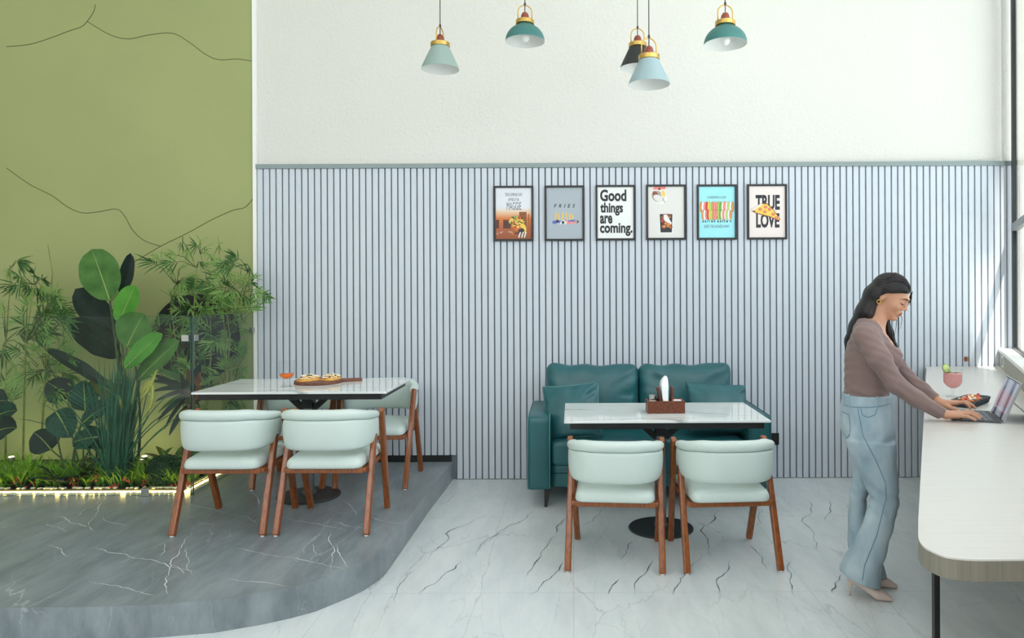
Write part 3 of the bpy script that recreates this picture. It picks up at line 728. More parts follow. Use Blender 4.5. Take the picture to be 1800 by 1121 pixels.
class Art:
    """flat printed shapes; z layers 0.2 mm apart in front of the print"""
    def __init__(s): s.b = MB(); s.names = []; s.k = 0
    def mi(s, m):
        if m not in s.names: s.names.append(m)
        return s.names.index(m)
    def poly(s, pts, m):
        s.k += 1; y = -0.0101 - s.k * 0.00002
        s.b.add([(x, y, z) for x, z in pts], [tuple(range(len(pts)))], s.mi(m))
    def blob(s, x, z, rx, rz, m, rot=0, n=14, jag=0.0):
        P = []
        for i in range(n):
            a = 2 * PI * i / n; r = 1 + jag * math.sin(i * 2.7); p = (rx * r * math.cos(a), rz * r * math.sin(a))
            P.append((x + p[0] * math.cos(rot) - p[1] * math.sin(rot), z + p[0] * math.sin(rot) + p[1] * math.cos(rot)))
        s.poly(P, m)
    def bar(s, x0, z0, x1, z1, w_, m):
        d = Vector((x1 - x0, z1 - z0)).normalized() * w_ / 2; nx, nz = -d.y, d.x
        s.poly([(x0 + nx, z0 + nz), (x0 - nx, z0 - nz), (x1 - nx, z1 - nz), (x1 + nx, z1 + nz)], m)
    def done(s, par, name='illustration'): return s.b.build(name, s.names, par, smooth=False)
# 1: noodles over a sunset street
p = poster(902.7, 375, 'p_sunset', 'framed orange street poster with noodles and three lines of lettering, first from the left')
letters(p, [('TERA SIMRAN KAR', 0, .153, .14, .026), ('APNE KYA', 0, .113, .09, .026), ('MAGGIE', .003, .06, .117, .063)], 'ink_soft', bold=0.0)
A = Art()
A.poly([(0.045, -0.206), (0.105, -0.206), (0.105, 0.012), (0.045, 0.012)], 'a_brown'); A.poly([(0.115, -0.206), (0.125, -0.206), (0.125, 0.0), (0.115, -0.01)], 'a_rust')
for x0, x1 in ((-0.143, -0.118), (-0.085, -0.022)): A.poly([(x0, -0.12), (x1, -0.12), (x1, -0.052), (x0, -0.052)], 'a_dark')
for x0, x1 in ((-0.143, -0.118), (-0.085, -0.022)):
    for q in range(4): A.bar(x0, -0.066 - q * 0.014, x1, -0.066 - q * 0.014, 0.003, 'a_rust')
for (x0, z0, x1, z1) in ((-0.14, -0.166, -0.125, -0.158), (-0.112, -0.158, -0.088, -0.146), (-0.045, -0.147, -0.01, -0.152)): A.bar(x0, z0, x1, z1, 0.004, 'p_cream')
A.blob(0.028, -0.10, 0.038, 0.05, 'a_orange', 0.6)
rr = random.Random(3)
for i in range(70):
    a = rr.uniform(0, 2 * PI); r_ = math.sqrt(rr.random()); x, z = 0.018 + 0.062 * r_ * math.cos(a), -0.068 + 0.045 * r_ * math.sin(a)
    A.blob(x, z, 0.013, 0.005, rr.choice(['a_yellow', 'a_yellow', 'a_yellow', 'a_orange', 'a_lime', 'a_red', 'a_dark']), rr.uniform(0, PI), 8)
A.blob(0.016, -0.028, 0.014, 0.008, 'a_green', 0.5)
A.blob(0.082, -0.12, 0.02, 0.036, 'a_yellow', 0.2)
A.poly([(0.035, -0.132), (0.075, -0.118), (0.09, -0.14), (0.07, -0.162), (0.04, -0.158)], 'a_dark'); A.bar(0.045, -0.158, 0.0, -0.163, 0.008, 'a_dark'); A.blob(-0.008, -0.163, 0.013, 0.009, 'a_orange')
for x in (0.045, 0.068, 0.09): A.bar(x + 0.01, -0.15, x - 0.004, -0.196, 0.009, 'p_white')
A.done(p)
# 2: FRIES
p = poster(992.3, 374.5, 'p_grey', 'framed grey poster lettered FRIES above small yellow chips, second from the left')
letters(p, [('F  R  I  E  S', 0, .06, .171, .03)], shear=.3)
A = Art()
for i, (x, l) in enumerate(((-0.075, .05), (-0.045, .036), (-0.02, .045), (0.02, .045), (0.048, .04), (0.07, .03))):
    tx = x + (0.012, 0.0, 0.006, -0.002, -0.006, -0.008)[i]
    A.bar(x, -0.052 + 0.004 * i % 3, tx - 0.006 + 0.004 * (i % 3), -0.052 + l + .012, 0.012, 'a_crust'); A.bar(x, -0.052, tx - 0.006 + 0.004 * (i % 3), -0.052 + l + .012, 0.009, 'a_yellow')
for i in range(34):
    x = -0.095 + 0.2 * rr.random(); A.blob(x, -0.062 - 0.016 * rr.random(), 0.012, 0.011, rr.choice(['a_blue', 'a_dark', 'a_steel', 'p_white', 'a_salmon', 'p_cream']) if x > -.06 else 'a_blue', rr.random(), 9, 0.1)
A.done(p)
# 3: lettering only
p = poster(1082, 373.6, 'p_white', 'framed white poster reading Good things are coming in bold black letters')
letters(p, [('Good', -.018, .140, .213, .097), ('things', -.031, .0295, .184, .107), ('are', -.0755, -.055, .10, .068), ('coming.', .005, -.136, .263, .107)], bold=.035)
# 4: jug pouring above a filled glass
p = poster(1171, 372.8, 'p_cream', 'framed cream poster of a hand tipping a jug above a dark iced glass')
A = Art()
for q in (-0.085, -0.062, -0.04, -0.02): A.blob(q, 0.195, 0.02, 0.012, 'a_salmon', 0.3)
A.bar(-0.05, 0.2, -0.062, 0.17, 0.016, 'a_rust'); A.bar(-0.045, 0.188, -0.075, 0.155, 0.006, 'a_dark')
A.blob(-0.055, 0.125, 0.068, 0.052, 'p_white', -0.5, 20); A.blob(-0.065, 0.128, 0.055, 0.044, 'a_steel', -0.5, 20); A.blob(-0.085, 0.145, 0.03, 0.02, 'a_brown', -0.9); A.blob(-0.06, 0.112, 0.045, 0.026, 'p_cream', -0.5, 16)
A.blob(-0.02, 0.15, 0.02, 0.036, 'p_white', 0.25, 18); A.blob(-0.02, 0.15, 0.014, 0.028, 'a_yellow', 0.25, 18); A.bar(-0.03, 0.107, -0.005, 0.078, 0.007, 'a_steel')
A.poly([(-0.052, -0.17), (0.052, -0.17), (0.058, -0.01), (-0.058, -0.01)], 'p_white'); A.poly([(-0.046, -0.163), (0.046, -0.163), (0.052, -0.014), (-0.052, -0.014)], 'a_dark')
for i in range(30): A.blob(rr.uniform(-0.04, 0.042), rr.uniform(-0.125, -0.018), 0.012, 0.009, rr.choice(['a_brown', 'a_orange', 'a_red', 'a_dark', 'a_crust']), rr.random() * 3, 9)
A.poly([(-0.02, -0.02), (0.006, -0.02), (0.046, -0.09), (0.03, -0.1), (-0.015, -0.065)], 'p_white')
for x, z in ((-0.015, -0.115), (0.02, -0.1), (0.0, -0.09)): A.blob(x, z, 0.014, 0.014, 'a_orange'); A.blob(x, z, 0.008, 0.008, 'a_crust')
A.done(p)
# 5: sandwich
p = poster(1260.3, 372.6, 'p_aqua', 'framed aqua poster of a wide layered sandwich between lettering lines')
letters(p, [('A SANDWICH A DAY', 0, .12, .155, .02), ('KEEPS THE SADNESS AWAY', 0, -.115, .205, .024)], 'ink_soft', bold=0.0)
letters(p, [('a a r i e n  a a t t e  v', 0, -.072, .235, .022)], bold=.03)
A = Art(); cols = ['a_crust', 'p_white', 'a_salmon', 'a_red', 'a_yellow', 'a_lime', 'a_crust', 'a_salmon', 'a_salmon', 'a_lime', 'a_green', 'a_pale', 'a_salmon', 'a_pale', 'a_lime', 'p_white', 'a_crust']
for row, (zc, hh, half) in enumerate(((0.042, 0.045, 0.128), (-0.022, 0.042, 0.112))):
    for i, c in enumerate(cols):
        x = -half + 2 * half * i / (len(cols) - 1); A.blob(x, zc, 0.0125, hh * (1.0 + 0.08 * math.sin(i * 2.2)), 'a_brown', 0, 16); A.blob(x, zc, 0.0108, hh * (0.95 + 0.08 * math.sin(i * 2.2)), c, 0, 16)
for i in range(10): A.blob(0.012 + rr.uniform(-.012, .012), rr.uniform(-0.05, 0.08), 0.006, 0.005, 'a_green')
for z in (0.07, 0.045, 0.02, -0.01, -0.035): A.blob(0.012, z, 0.009, 0.008, 'a_green'); A.blob(0.012, z, 0.005, 0.005, 'a_yellow')
A.done(p)
# 6: TRUE LOVE
p = poster(1348.6, 372, 'p_pink', 'framed pale poster reading TRUE LOVE behind a pizza slice, rightmost of the row')
letters(p, [('TRUE', .006, .0755, .196, .122), ('LOVE', .006, -.07, .189, .119)], bold=.04)
A = Art(); A.k = 60
A.poly([(-0.128, 0.022), (-0.045, 0.072), (0.0, 0.07), (0.055, 0.015), (0.11, -0.062), (0.085, -0.072), (0.03, -0.045), (-0.03, -0.03), (-0.09, -0.012), (-0.125, 0.005)], 'a_brown')
A.poly([(-0.108, 0.02), (-0.04, 0.06), (0.0, 0.062), (0.05, 0.012), (0.103, -0.06), (0.085, -0.064), (0.03, -0.038), (-0.03, -0.022), (-0.09, -0.005)], 'a_yellow')
A.poly([(-0.126, 0.021), (-0.045, 0.070), (-0.032, 0.062), (-0.105, 0.012), (-0.123, 0.007)], 'a_pale')
for x, z in ((-0.055, 0.02), (-0.012, 0.038), (0.02, 0.02), (-0.018, 0.0), (0.05, -0.02), (0.075, -0.05)): A.blob(x, z, 0.014, 0.012, 'a_red', 0, 12, .06); A.blob(x, z, 0.009, 0.008, 'a_salmon')
A.done(p)

# ================================================================== pendant lamps
for k, c in dict(shade_sage=(146, 167, 160), shade_teal=(66, 120, 116), shade_black=(46, 48, 46), shade_blue=(150, 173, 177)).items(): mat(k, c, rough=0.5, spec=0.35)
mat('shade_inner', (236, 238, 236), rough=0.5); mat('bulb_white', (248, 248, 246), rough=0.25); mat('cord_dark', (52, 50, 48), rough=0.6)
def pendant(u, vrim, wpx, kind, col, label, rotb=0.0):
    real = 0.27 if kind == 'dome' else 0.25
    Y = real / wpx * FPX; c = at(u, vrim, Y)
    t = thing('pendant_lamp', label, 'lamp', (c.x, c.y, c.z), rotb, 'pendant lamps'); R = real / 2
    if kind == 'cone':
        H = 0.150; prof = [(R, 0), (R * 0.96, 0.02), (0.058, H)]
    else:
        H = 0.118; prof = [(R, 0)] + [(R * math.cos(a), H * math.sin(a)) for a in [i * 0.105 for i in range(1, 13)]]; prof = [q for q in prof if q[0] > 0.052] + [(0.050, H)]
    b = MB(); b.lathe(prof, 48); b.f = b.f[:-2]; b.m = b.m[:-2]; sh = b.build('shade', col, t)
    b = MB(); b.lathe([(r - 0.002, z) for r, z in prof], 48); b.f = [f[::-1] for f in b.f[:-2]]; b.m = b.m[:-2]
    b.lathe([(R - 0.002, 0.0), (R, 0.0)], 48); b.f = b.f[:-2]; b.m = b.m[:-2]; b.build('shade_lining', 'shade_inner', sh)
    b = MB(); b.lathe([(0.062, H - 0.002), (0.064, H), (0.064, H + 0.024), (0.060, H + 0.028), (0.0, H + 0.028)], 40); b.build('brass_collar', 'brass', t, auto=30)
    z = H + 0.028
    b = MB(); b.lathe([(0.027, z), (0.028, z + 0.02), (0.026, z + 0.035), (0.018, z + 0.05), (0.007, z + 0.056), (0, z + 0.056)], 24); b.build('wooden_knob', 'wood_cherry', t)
    b = MB(); L = [(-0.048, 0, z - 0.004), (-0.048, 0, z + 0.055)] + [(-0.048 * math.cos(a), 0, z + 0.055 + 0.048 * math.sin(a)) for a in [PI * i / 12 for i in range(1, 12)]] + [(0.048, 0, z + 0.055), (0.048, 0, z - 0.004)]
    b.tube(L, 0.004, 8); b.build('brass_bracket', 'brass', t)
    b = MB(); b.tube([(0, 0, z + 0.05), (0, 0, 4.75 - c.z)], 0.003, 6); b.lathe([(0.006, z + 0.10), (0.008, z + 0.112), (0.004, z + 0.124)], 12); b.build('cord', 'cord_dark', t)
    b = MB(); b.lathe([(0.05, 4.725 - c.z), (0.052, 4.749 - c.z)], 24); b.build('ceiling_rose', 'brass', t)
    b = MB(); bz = 0.012 if kind == 'dome' else 0.06; b.sphere((0, 0, bz + 0.012), 0.030, 20, 12); b.lathe([(0.015, bz + 0.03), (0.015, H)], 16); b.build('bulb', 'bulb_white', t)
    return t
pendant(774, 122, 66, 'cone', 'shade_sage', 'sage green cone pendant lamp hanging alone at the left of the row', 1.25)
pendant(923, 73, 69, 'dome', 'shade_teal', 'teal dome pendant lamp between the lone sage cone and the pair of cones', 0.1)
pendant(1121, 120, 62, 'cone', 'shade_black', 'black cone pendant lamp half hidden behind the pale blue one', 0.15)
pendant(1141, 149, 73, 'cone', 'shade_blue', 'pale blue-grey cone pendant lamp, lowest of all, in front of the black one', 0.3)
pendant(1275, 78, 75, 'dome', 'shade_teal', 'teal dome pendant lamp at the right end of the row', 0.1)
# ================================================================== things on the tables
TZ1 = PH + 0.752; TZ2 = 0.752
mat('juice_orange', (255, 140, 34), rough=0.15, transl=0.4); mat('juice_pink', (252, 196, 194), rough=0.15, transl=0.4); mat('juice_foam', (246, 214, 214), rough=0.3)
mat('lime_flesh', (206, 222, 140), rough=0.4); mat('lime_rind', (96, 150, 50), rough=0.4)
mat('board_wood', (132, 84, 62), col2=(92, 54, 40), rough=0.45, noise_scale=9, stretch=(1.2, 9, 9))
mat('box_wood', (128, 68, 40), col2=(70, 34, 20), rough=0.4, noise_scale=22, stretch=(2, 6, 6), detail=8)
mat('bread', (236, 186, 96), col2=(206, 132, 58), rough=0.6, noise_scale=30, bump=0.5, bump_scale=60, bump_dist=0.006)
mat('cheese', (250, 226, 150), rough=0.4); mat('olive_black', (28, 24, 26), rough=0.25); mat('cream', (250, 246, 232), rough=0.4)
mat('napkin_paper', (246, 248, 250), rough=0.8); mat('glass_jar_fill', (226, 224, 216), rough=0.6); mat('lid_steel', (190, 192, 190), rough=0.25, metal=0.9)
mat('sachet_white', (240, 236, 236), rough=0.4); mat('sachet_red', (190, 34, 48), rough=0.35); mat('sachet_blue', (60, 70, 150), rough=0.35)
mat('tray_slate', (66, 72, 78), rough=0.55); mat('chicken', (222, 140, 80), col2=(176, 70, 36), rough=0.45, noise_scale=60); mat('tomato', (206, 50, 34), rough=0.3)
def goblet(label, p, H, R, juice, level, group='stemmed glasses'):
    """short-stemmed glass: straight bowl with a round bottom"""
    t = thing('stemmed_glass', label, 'glass', tuple(p), 0, group)
    zb = H * 0.30; prof = [(R * 0.74, 0.0), (R * 0.74, 0.003), (R * 0.3, 0.008), (0.007, 0.014), (0.006, zb * 0.45), (0.011, zb * 0.6), (0.0065, zb * 0.8)]
    bowl = [(0.012, zb)] + [(R * math.sin(a), zb + R * 0.9 * (1 - math.cos(a))) for a in [0.45, 0.75, 1.05, 1.35, 1.55]] + [(R * 1.0, H * 0.8), (R * 0.985, H)]
    b = MB(); b.lathe(prof + bowl, 32); b.f = b.f[:-1]; b.m = b.m[:-1]; b.build('bowl', 'cup_glass', t)
    b = MB(); b.tube([(R * 0.985 * math.cos(a), R * 0.985 * math.sin(a), H) for a in [2 * PI * i / 32 for i in range(33)]], 0.0013, 6); b.build('rim', 'cup_glass', t)
    zt = zb + level * (H - zb); inner = [(r - 0.0018, z + 0.0015) for r, z in bowl if z < zt]
    r_t = np.interp(zt, [z for r, z in bowl], [r for r, z in bowl]) - 0.0018
    b = MB(); b.lathe([(0, zb + 0.002)] + inner + [(r_t, zt), (0, zt)], 32); b.build('drink', juice, t)
    return t
g = goblet('stemmed glass of orange drink on the platform table beside the food board', (-1.905, 4.735, TZ1), 0.172, 0.050, 'juice_orange', 0.28)
# serving board
bc = Vector((-1.762, 4.925, TZ1))
t = thing('serving_board', 'round walnut serving board with a handle on the platform table', 'board', tuple(bc), 0.35)
pl = [(0.158 * math.cos(a), 0.158 * math.sin(a)) for a in [0.22 + (2 * PI - 0.44) * i / 40 for i in range(41)]] + [(0.20, -0.02), (0.285, -0.019), (0.292, -0.008), (0.292, 0.008), (0.285, 0.019), (0.20, 0.02)]
b = MB(); b.prism(pl, 0, 0.022); b.build('board', 'board_wood', t, smooth=False, bevel=0.003)
def food(name, label, c, rx, ry, seed, roll=False):
    r_ = random.Random(seed); t = thing(name, label, 'food', tuple(c), 0.0, 'flatbreads on the serving board')
    b = MB(); o = len(b.v); n = 22; m = 7
    for i in range(m + 1):
        for k in range(n):
            a = 2 * PI * k / n; f = i / m; rr_ = math.sin(f * PI * 0.5) if False else f
            h = 0.030 * (1 - f ** 3) + 0.006 * mnoise.noise(Vector((math.cos(a) * f * 4 + seed, math.sin(a) * f * 4, 0)))
            q = 1 + 0.08 * math.sin(3 * a + seed); b.v.append((rx * q * f * math.cos(a), ry * q * f * math.sin(a), max(0.0005, h) if i < m else 0.0005))
    for i in range(m):
        for k in range(n): b.f.append((i * n + k, (i + 1) * n + k, (i + 1) * n + (k + 1) % n, i * n + (k + 1) % n)); b.m.append(0)
    b.build('bread', 'bread', t, sub=1)
    b = MB()
    for i in range(5):
        y = -ry * .75 + i * ry * 0.37; b.tube([(x, y + 0.008 * math.sin(x * 90 + i), 0.031 - 0.024 * ((x / rx) ** 2 + (y / ry) ** 2) ** 1.2 + .003) for x in np.linspace(-rx * .8, rx * .8, 12) if (x / rx) ** 2 + (y / ry) ** 2 < 0.85] or [(0, 0, 0), (0, 0, .001)], 0.0038, 6)
    b.build('sauce_drizzle', 'cream', t)
    b = MB()
    for i in range(12):
        a = r_.uniform(0, 2 * PI); f = r_.uniform(0.1, 0.75); x, y = rx * f * math.cos(a), ry * f * math.sin(a); z = 0.034 - 0.022 * f * f
        b.sphere((x, y, z), (0.010, 0.009, 0.004), 8, 5)
    b.build('olive_slices', 'olive_black', t)['kind'] = 'stuff'
    b = MB()
    for i in range(9):
        a = r_.uniform(0, 2 * PI); f = r_.uniform(0.2, 0.85); x, y = rx * f * math.cos(a), ry * f * math.sin(a)
        b.tube([(x - 0.012, y, 0.030 - .02 * f * f), (x, y + .003, 0.037 - .02 * f * f), (x + 0.012, y, 0.031 - .02 * f * f)], 0.004, 6)
    o = b.build('cheese_shreds', 'cheese', t); o['kind'] = 'stuff'
    return t
food('flatbread', 'golden flatbread with white drizzle and dark olives, left on the round board', bc + V(-0.066, -0.012, 0.0225), 0.078, 0.105, 1.0)
food('flatbread', 'golden folded flatbread with shredded cheese, right on the round board', bc + V(0.078, 0.03, 0.0225), 0.068, 0.098, 5.0)
# condiment box on the sofa table
bx = at(1171, 727, 4.48); bc2 = V(bx.x, 4.53, TZ2)
t = thing('condiment_box', 'open dark wood condiment box on the table by the sofa', 'box', tuple(bc2), 0.02)
b = MB(); W2, D2, H2 = 0.117, 0.06, 0.078
b.box((-W2, -D2, 0), (W2, -D2 + 0.009, H2)); b.box((-W2, D2 - 0.009, 0), (W2, D2, H2)); b.box((-W2, -D2 + 0.009, 0), (-W2 + 0.009, D2 - 0.009, H2)); b.box((W2 - 0.009, -D2 + 0.009, 0), (W2, D2 - 0.009, H2)); b.box((-W2 + 0.009, -D2 + 0.009, 0), (W2 - 0.009, D2 - 0.009, 0.008))
b.build('tray', 'box_wood', t, smooth=False, bevel=0.0015)
for x0, lean in ((-0.026, -0.14), (0.034, 0.06)):
    b = MB(); b.box((-0.005, -0.045, 0), (0.005, 0.045, 0.155), 0, Matrix.Translation((x0, 0, 0.008)) @ Matrix.Rotation(lean, 4, 'Y')); b.build('divider', 'box_wood', t, smooth=False, bevel=0.002)
def napk(P):
    X, Y, Z = P
    w_ = 0.0155 + 0.007 * np.clip((Z - 0.03) / 0.12, 0, 1) - 0.012 * np.clip((Z - 0.17) / 0.06, 0, 1) ** 2
    x0 = 0.002 - 0.012 * np.sin(np.clip(Z / 0.24, 0, 1) * 2.6)
    d = np.maximum(np.abs(X - x0) - w_, np.abs(Y) - 0.052 + 0.5 * np.clip(Z - 0.16, 0, 1) ** 1.0)
    return smax(smax(d, Z - 0.222 + 30 * (X - 0.002) ** 2, 0.012), 0.0 - Z, 0.004)
n_ = sdf_obj('napkin_stack', lambda X, Y, Z: napk((X, Y, Z)), (-0.06, -0.07, -0.01), (0.06, 0.07, 0.245), 0.005, 'napkin_paper', None, 2)
n_.location = bc2 + V(0.004, 0, 0.010); tag(n_, 'white paper napkins standing upright in the wooden condiment box', 'napkins')
jr = thing('glass_jar', 'small glass jar with steel lid in the condiment box, left of the napkins', 'jar', tuple(bc2 + V(-0.078, -0.008, 0.0085)))
b = MB(); b.lathe([(0.019, 0), (0.021, 0.004), (0.021, 0.065), (0.018, 0.072)], 24); b.build('jar_body', 'glass_jar_fill', jr)
b = MB(); b.lathe([(0.021, 0.072), (0.0215, 0.074), (0.0215, 0.094), (0.018, 0.098), (0, 0.099)], 24); b.build('lid', 'lid_steel', jr, auto=30)
jr2 = dup(jr, tuple(bc2 + V(-0.078, 0.032, 0.0085)), 0, 'small steel-lidded glass jar at the rear left of the condiment box')
for i, (dx, dy, rz, cc, lb) in enumerate(((0.062, -0.014, 0.15, 'sachet_red', 'red and white sauce sachet lying at the front of the condiment box'), (0.078, 0.014, -0.2, 'sachet_white', 'white sachet leaning at the back right of the condiment box'))):
    s_ = thing('sauce_sachet', lb, 'sachet', tuple(bc2 + V(dx, dy, 0.046 + 0.016 * i)), rz)
    M = Matrix.Rotation(0.35, 4, 'X')
    b = MB(); softbox(b, (0.062, 0.05, 0.012), 0.005, (0, 0, 0.003), 8, M=M); weld(b.build('packet', 'sachet_white', s_))
    b = MB(); b.box((-0.02, -0.016, 0.0085), (0.02, 0.016, 0.0105), 0, M); b.build('printed_label', cc, s_, smooth=False)
# ------------------------------------------------------------------ on the counter
CT = CH
pd = Vector((2.215, 4.145, CT))
g = goblet('stemmed glass of pink drink with a lime slice on the long counter', pd, 0.162, 0.050, 'juice_pink', 0.80)
b = MB(); b.lathe([(0, 0.129), (0.0475, 0.129), (0.0475, 0.136), (0, 0.136)], 28); b.build('foam', 'juice_foam', g)
M = Matrix.Translation((-0.048, -0.018, 0.168)) @ Matrix.Rotation(math.radians(80), 4, 'X') @ Matrix.Rotation(0.3, 4, 'Y')
b = MB(); b.lathe([(0, -0.002), (0.024, -0.002), (0.024, 0.002), (0, 0.002)], 24, M=M, c=(0, 0, 0)); ls = b.build('lime_slice', 'lime_flesh', g)
b = MB(); b.tube([M @ Vector((0.0245 * math.cos(a), 0.0245 * math.sin(a), 0)) for a in [2 * PI * i / 24 for i in range(25)]], 0.0025, 6); b.build('rind', 'lime_rind', ls)
b = MB()
for i in range(7): b.leaf((0.04 * math.cos(i * 2.2) * 0.4, 0.03 * math.sin(i * 1.7) * 0.5, 0.138), (math.cos(i * 0.9), math.sin(i * 1.3) * 0.6, 0.25), (0, 0, 1), 0.034, 0.018, 0.6, 4)
b.build('mint_sprig', 'lime_rind', g)
# slate-coloured tray of food
tc_ = Vector((2.162, 3.862, CT)); tr = thing('food_tray', 'dark slate tray holding a fried snack beside the tablet computer', 'tray', tuple(tc_), math.radians(44))
b = MB(); Lh, Wh = 0.155, 0.060
def ring(l, w_, z, r=0.03, n=6):
    P = []
    for (cx, cy, a0) in ((l - r, w_ - r, 0), (-l + r, w_ - r, PI / 2), (-l + r, -w_ + r, PI), (l - r, -w_ + r, 1.5 * PI)):
        for i in range(n + 1): a = a0 + PI / 2 * i / n; P.append((cx + r * math.cos(a), cy + r * math.sin(a), z))
    return P
rs = [ring(Lh * .86, Wh * .8, 0.0, .025), ring(Lh, Wh, 0.036), ring(Lh - 0.004, Wh - .004, 0.036), ring(Lh * .84, Wh * .76, 0.006, .025)]
n = len(rs[0]); o = 0
for r_ in rs: b.v += r_
for q in range(3):
    for k in range(n): b.f.append((q * n + k, q * n + (k + 1) % n, (q + 1) * n + (k + 1) % n, (q + 1) * n + k)); b.m.append(0)
b.f.append(tuple(range(n))[::-1]); b.m.append(0); b.f.append(tuple(3 * n + k for k in range(n))); b.m.append(0)
b.build('tray', 'tray_slate', tr, auto=40)
b = MB()
for sy in (-1, 1):
    for i in range(16):
        x = -Lh * .78 + i * Lh * 1.56 / 15; b.tube([(x, sy * Wh * .83, 0.004), (x + .006, sy * Wh * 1.0, 0.034)], 0.0022, 5)
b.build('ribbing', 'tray_slate', tr)
fd = thing('fried_snack', 'pile of fried pieces with tomato and white sauce in the dark slate tray', 'food', tuple(tc_ + V(0, 0, 0.0065)), math.radians(44))
for nm, mm, cnt, sz in (('fried_piece', 'chicken', 26, .016), ('tomato_piece', 'tomato', 14, .009), ('sauce_dollop', 'cream', 18, .009), ('onion_piece', 'cheese', 12, .008)):
    b = MB(); r_ = random.Random(cnt)
    for i in range(cnt):
        x = r_.uniform(-.8, .8) * Lh * .86; y = r_.uniform(-.7, .7) * Wh * .8; z = 0.012 + 0.022 * (1 - (y / Wh) ** 2) * r_.uniform(.6, 1) + (0.006 if nm != 'fried_piece' else 0)
        b.sphere((x, y, z), (sz * r_.uniform(.7, 1.2), sz * r_.uniform(.6, 1), sz * .6), 8, 6, M=Matrix.Rotation(r_.uniform(0, 3), 4, 'Z') @ Matrix.Rotation(r_.uniform(-.4, .4), 4, 'X'))
    o = b.build(nm, mm, fd); o['kind'] = 'stuff'
# tablet computer with a keyboard cover
mat('key_grey', (92, 96, 104), rough=0.5); mat('cover_fabric', (84, 86, 92), rough=0.8); mat('tablet_metal', (176, 180, 184), rough=0.3, metal=0.7); mat('track_pad', (112, 114, 120), rough=0.35)
# screen picture: grey dunes
m = mat('screen_image', (150, 156, 172), rough=0.06, emis=(150, 156, 172), emis_s=0.25)
nt = m.node_tree; tc = nt.nodes.new('ShaderNodeTexCoord'); mp = nt.nodes.new('ShaderNodeMapping'); mp.inputs['Rotation'].default_value = (0, 0, 0.9); mp.inputs['Scale'].default_value = (7, 12, 1)
wv = nt.nodes.new('ShaderNodeTexWave'); wv.inputs['Scale'].default_value = 0.55; wv.inputs['Distortion'].default_value = 5; wv.inputs['Detail'].default_value = 1; wv.inputs['Detail Scale'].default_value = .7
cr = nt.nodes.new('ShaderNodeValToRGB'); e = cr.color_ramp.elements; e[0].position = 0.0; e[0].color = lin((176, 180, 196)); e[1].position = 1; e[1].color = lin((72, 66, 84))
for p_, c_ in ((0.72, (150, 154, 172)), (0.86, (106, 102, 122))): q = e.new(p_); q.color = lin(c_)
nt.links.new(tc.outputs['Object'], mp.inputs[0]); nt.links.new(mp.outputs[0], wv.inputs[0]); nt.links.new(wv.outputs[0], cr.inputs[0])
nt.links.new(cr.outputs[0], nt.nodes['Principled BSDF'].inputs['Base Color']); nt.links.new(cr.outputs[0], nt.nodes['Principled BSDF'].inputs['Emission Color'])
# local axes: x along the hinge (towards the far end), y away from the person, z up
hx = Vector((0.37, 0.929, 0)).normalized(); hy = Vector((hx.y, -hx.x, 0)); h0 = Vector((2.0, 3.315, CT)) + hx * 0.165
LT = Matrix(((hx.x, hy.x, 0, 0), (hx.y, hy.y, 0, 0), (0, 0, 1, 0), (0, 0, 0, 1)))
rzl = math.atan2(hx.y, hx.x)
lt = thing('tablet_computer', 'tablet computer on its kickstand with a grey keyboard cover on the counter', 'laptop', tuple(h0), rzl)
# local frame of the Empty: x = hx, y = left of it (towards the person)
b = MB(); b.box((-0.165, 0.0, 0.0), (0.165, 0.205, 0.006), 0); b.build('keyboard_cover', 'cover_fabric', lt, smooth=False, bevel=0.002)
kb = MB()
for r_ in range(5):
    y1_ = 0.030 + r_ * 0.0205; n = 13; w_ = 0.302 / n
    for k in range(n): kb.box((-0.151 + k * w_ + 0.001, y1_, 0.0055), (-0.151 + (k + 1) * w_ - 0.001, y1_ + 0.0172, 0.0085))
kb.build('keys', 'key_grey', lt, smooth=False)
b = MB(); b.box((-0.052, 0.142, 0.0055), (0.052, 0.195, 0.0068)); b.build('track_pad', 'track_pad', lt, smooth=False)
MS = Matrix.Translation((0, -0.004, 0.004)) @ Matrix.Rotation(math.radians(21), 4, 'X')       # leaned away from the person
b = MB(); b.box((-0.163, -0.0085, 0), (0.163, 0.0, 0.200), 0, MS); sc_o = b.build('tablet', 'tablet_metal', lt, smooth=False, bevel=0.002)
b = MB(); b.box((-0.156, 0.0002, 0.007), (0.156, 0.0006, 0.193)); scr = b.build('screen', 'screen_image', sc_o, smooth=False)
scr.matrix_world = MS
b = MB(); b.box((-0.16, -0.0002, 0.003), (0.16, 0.0003, 0.197)); bz = b.build('bezel', 'frame_black', sc_o, smooth=False); bz.matrix_world = MS
p1_, p2_ = MS @ Vector((0, -0.011, 0.105)), Vector((0, -0.155, 0.003))
b = MB(); b.bar(p1_, p2_, 0.28, 0.003, up=V(0, 0, 1)); b.build('kickstand', 'tablet_metal', lt, smooth=False)
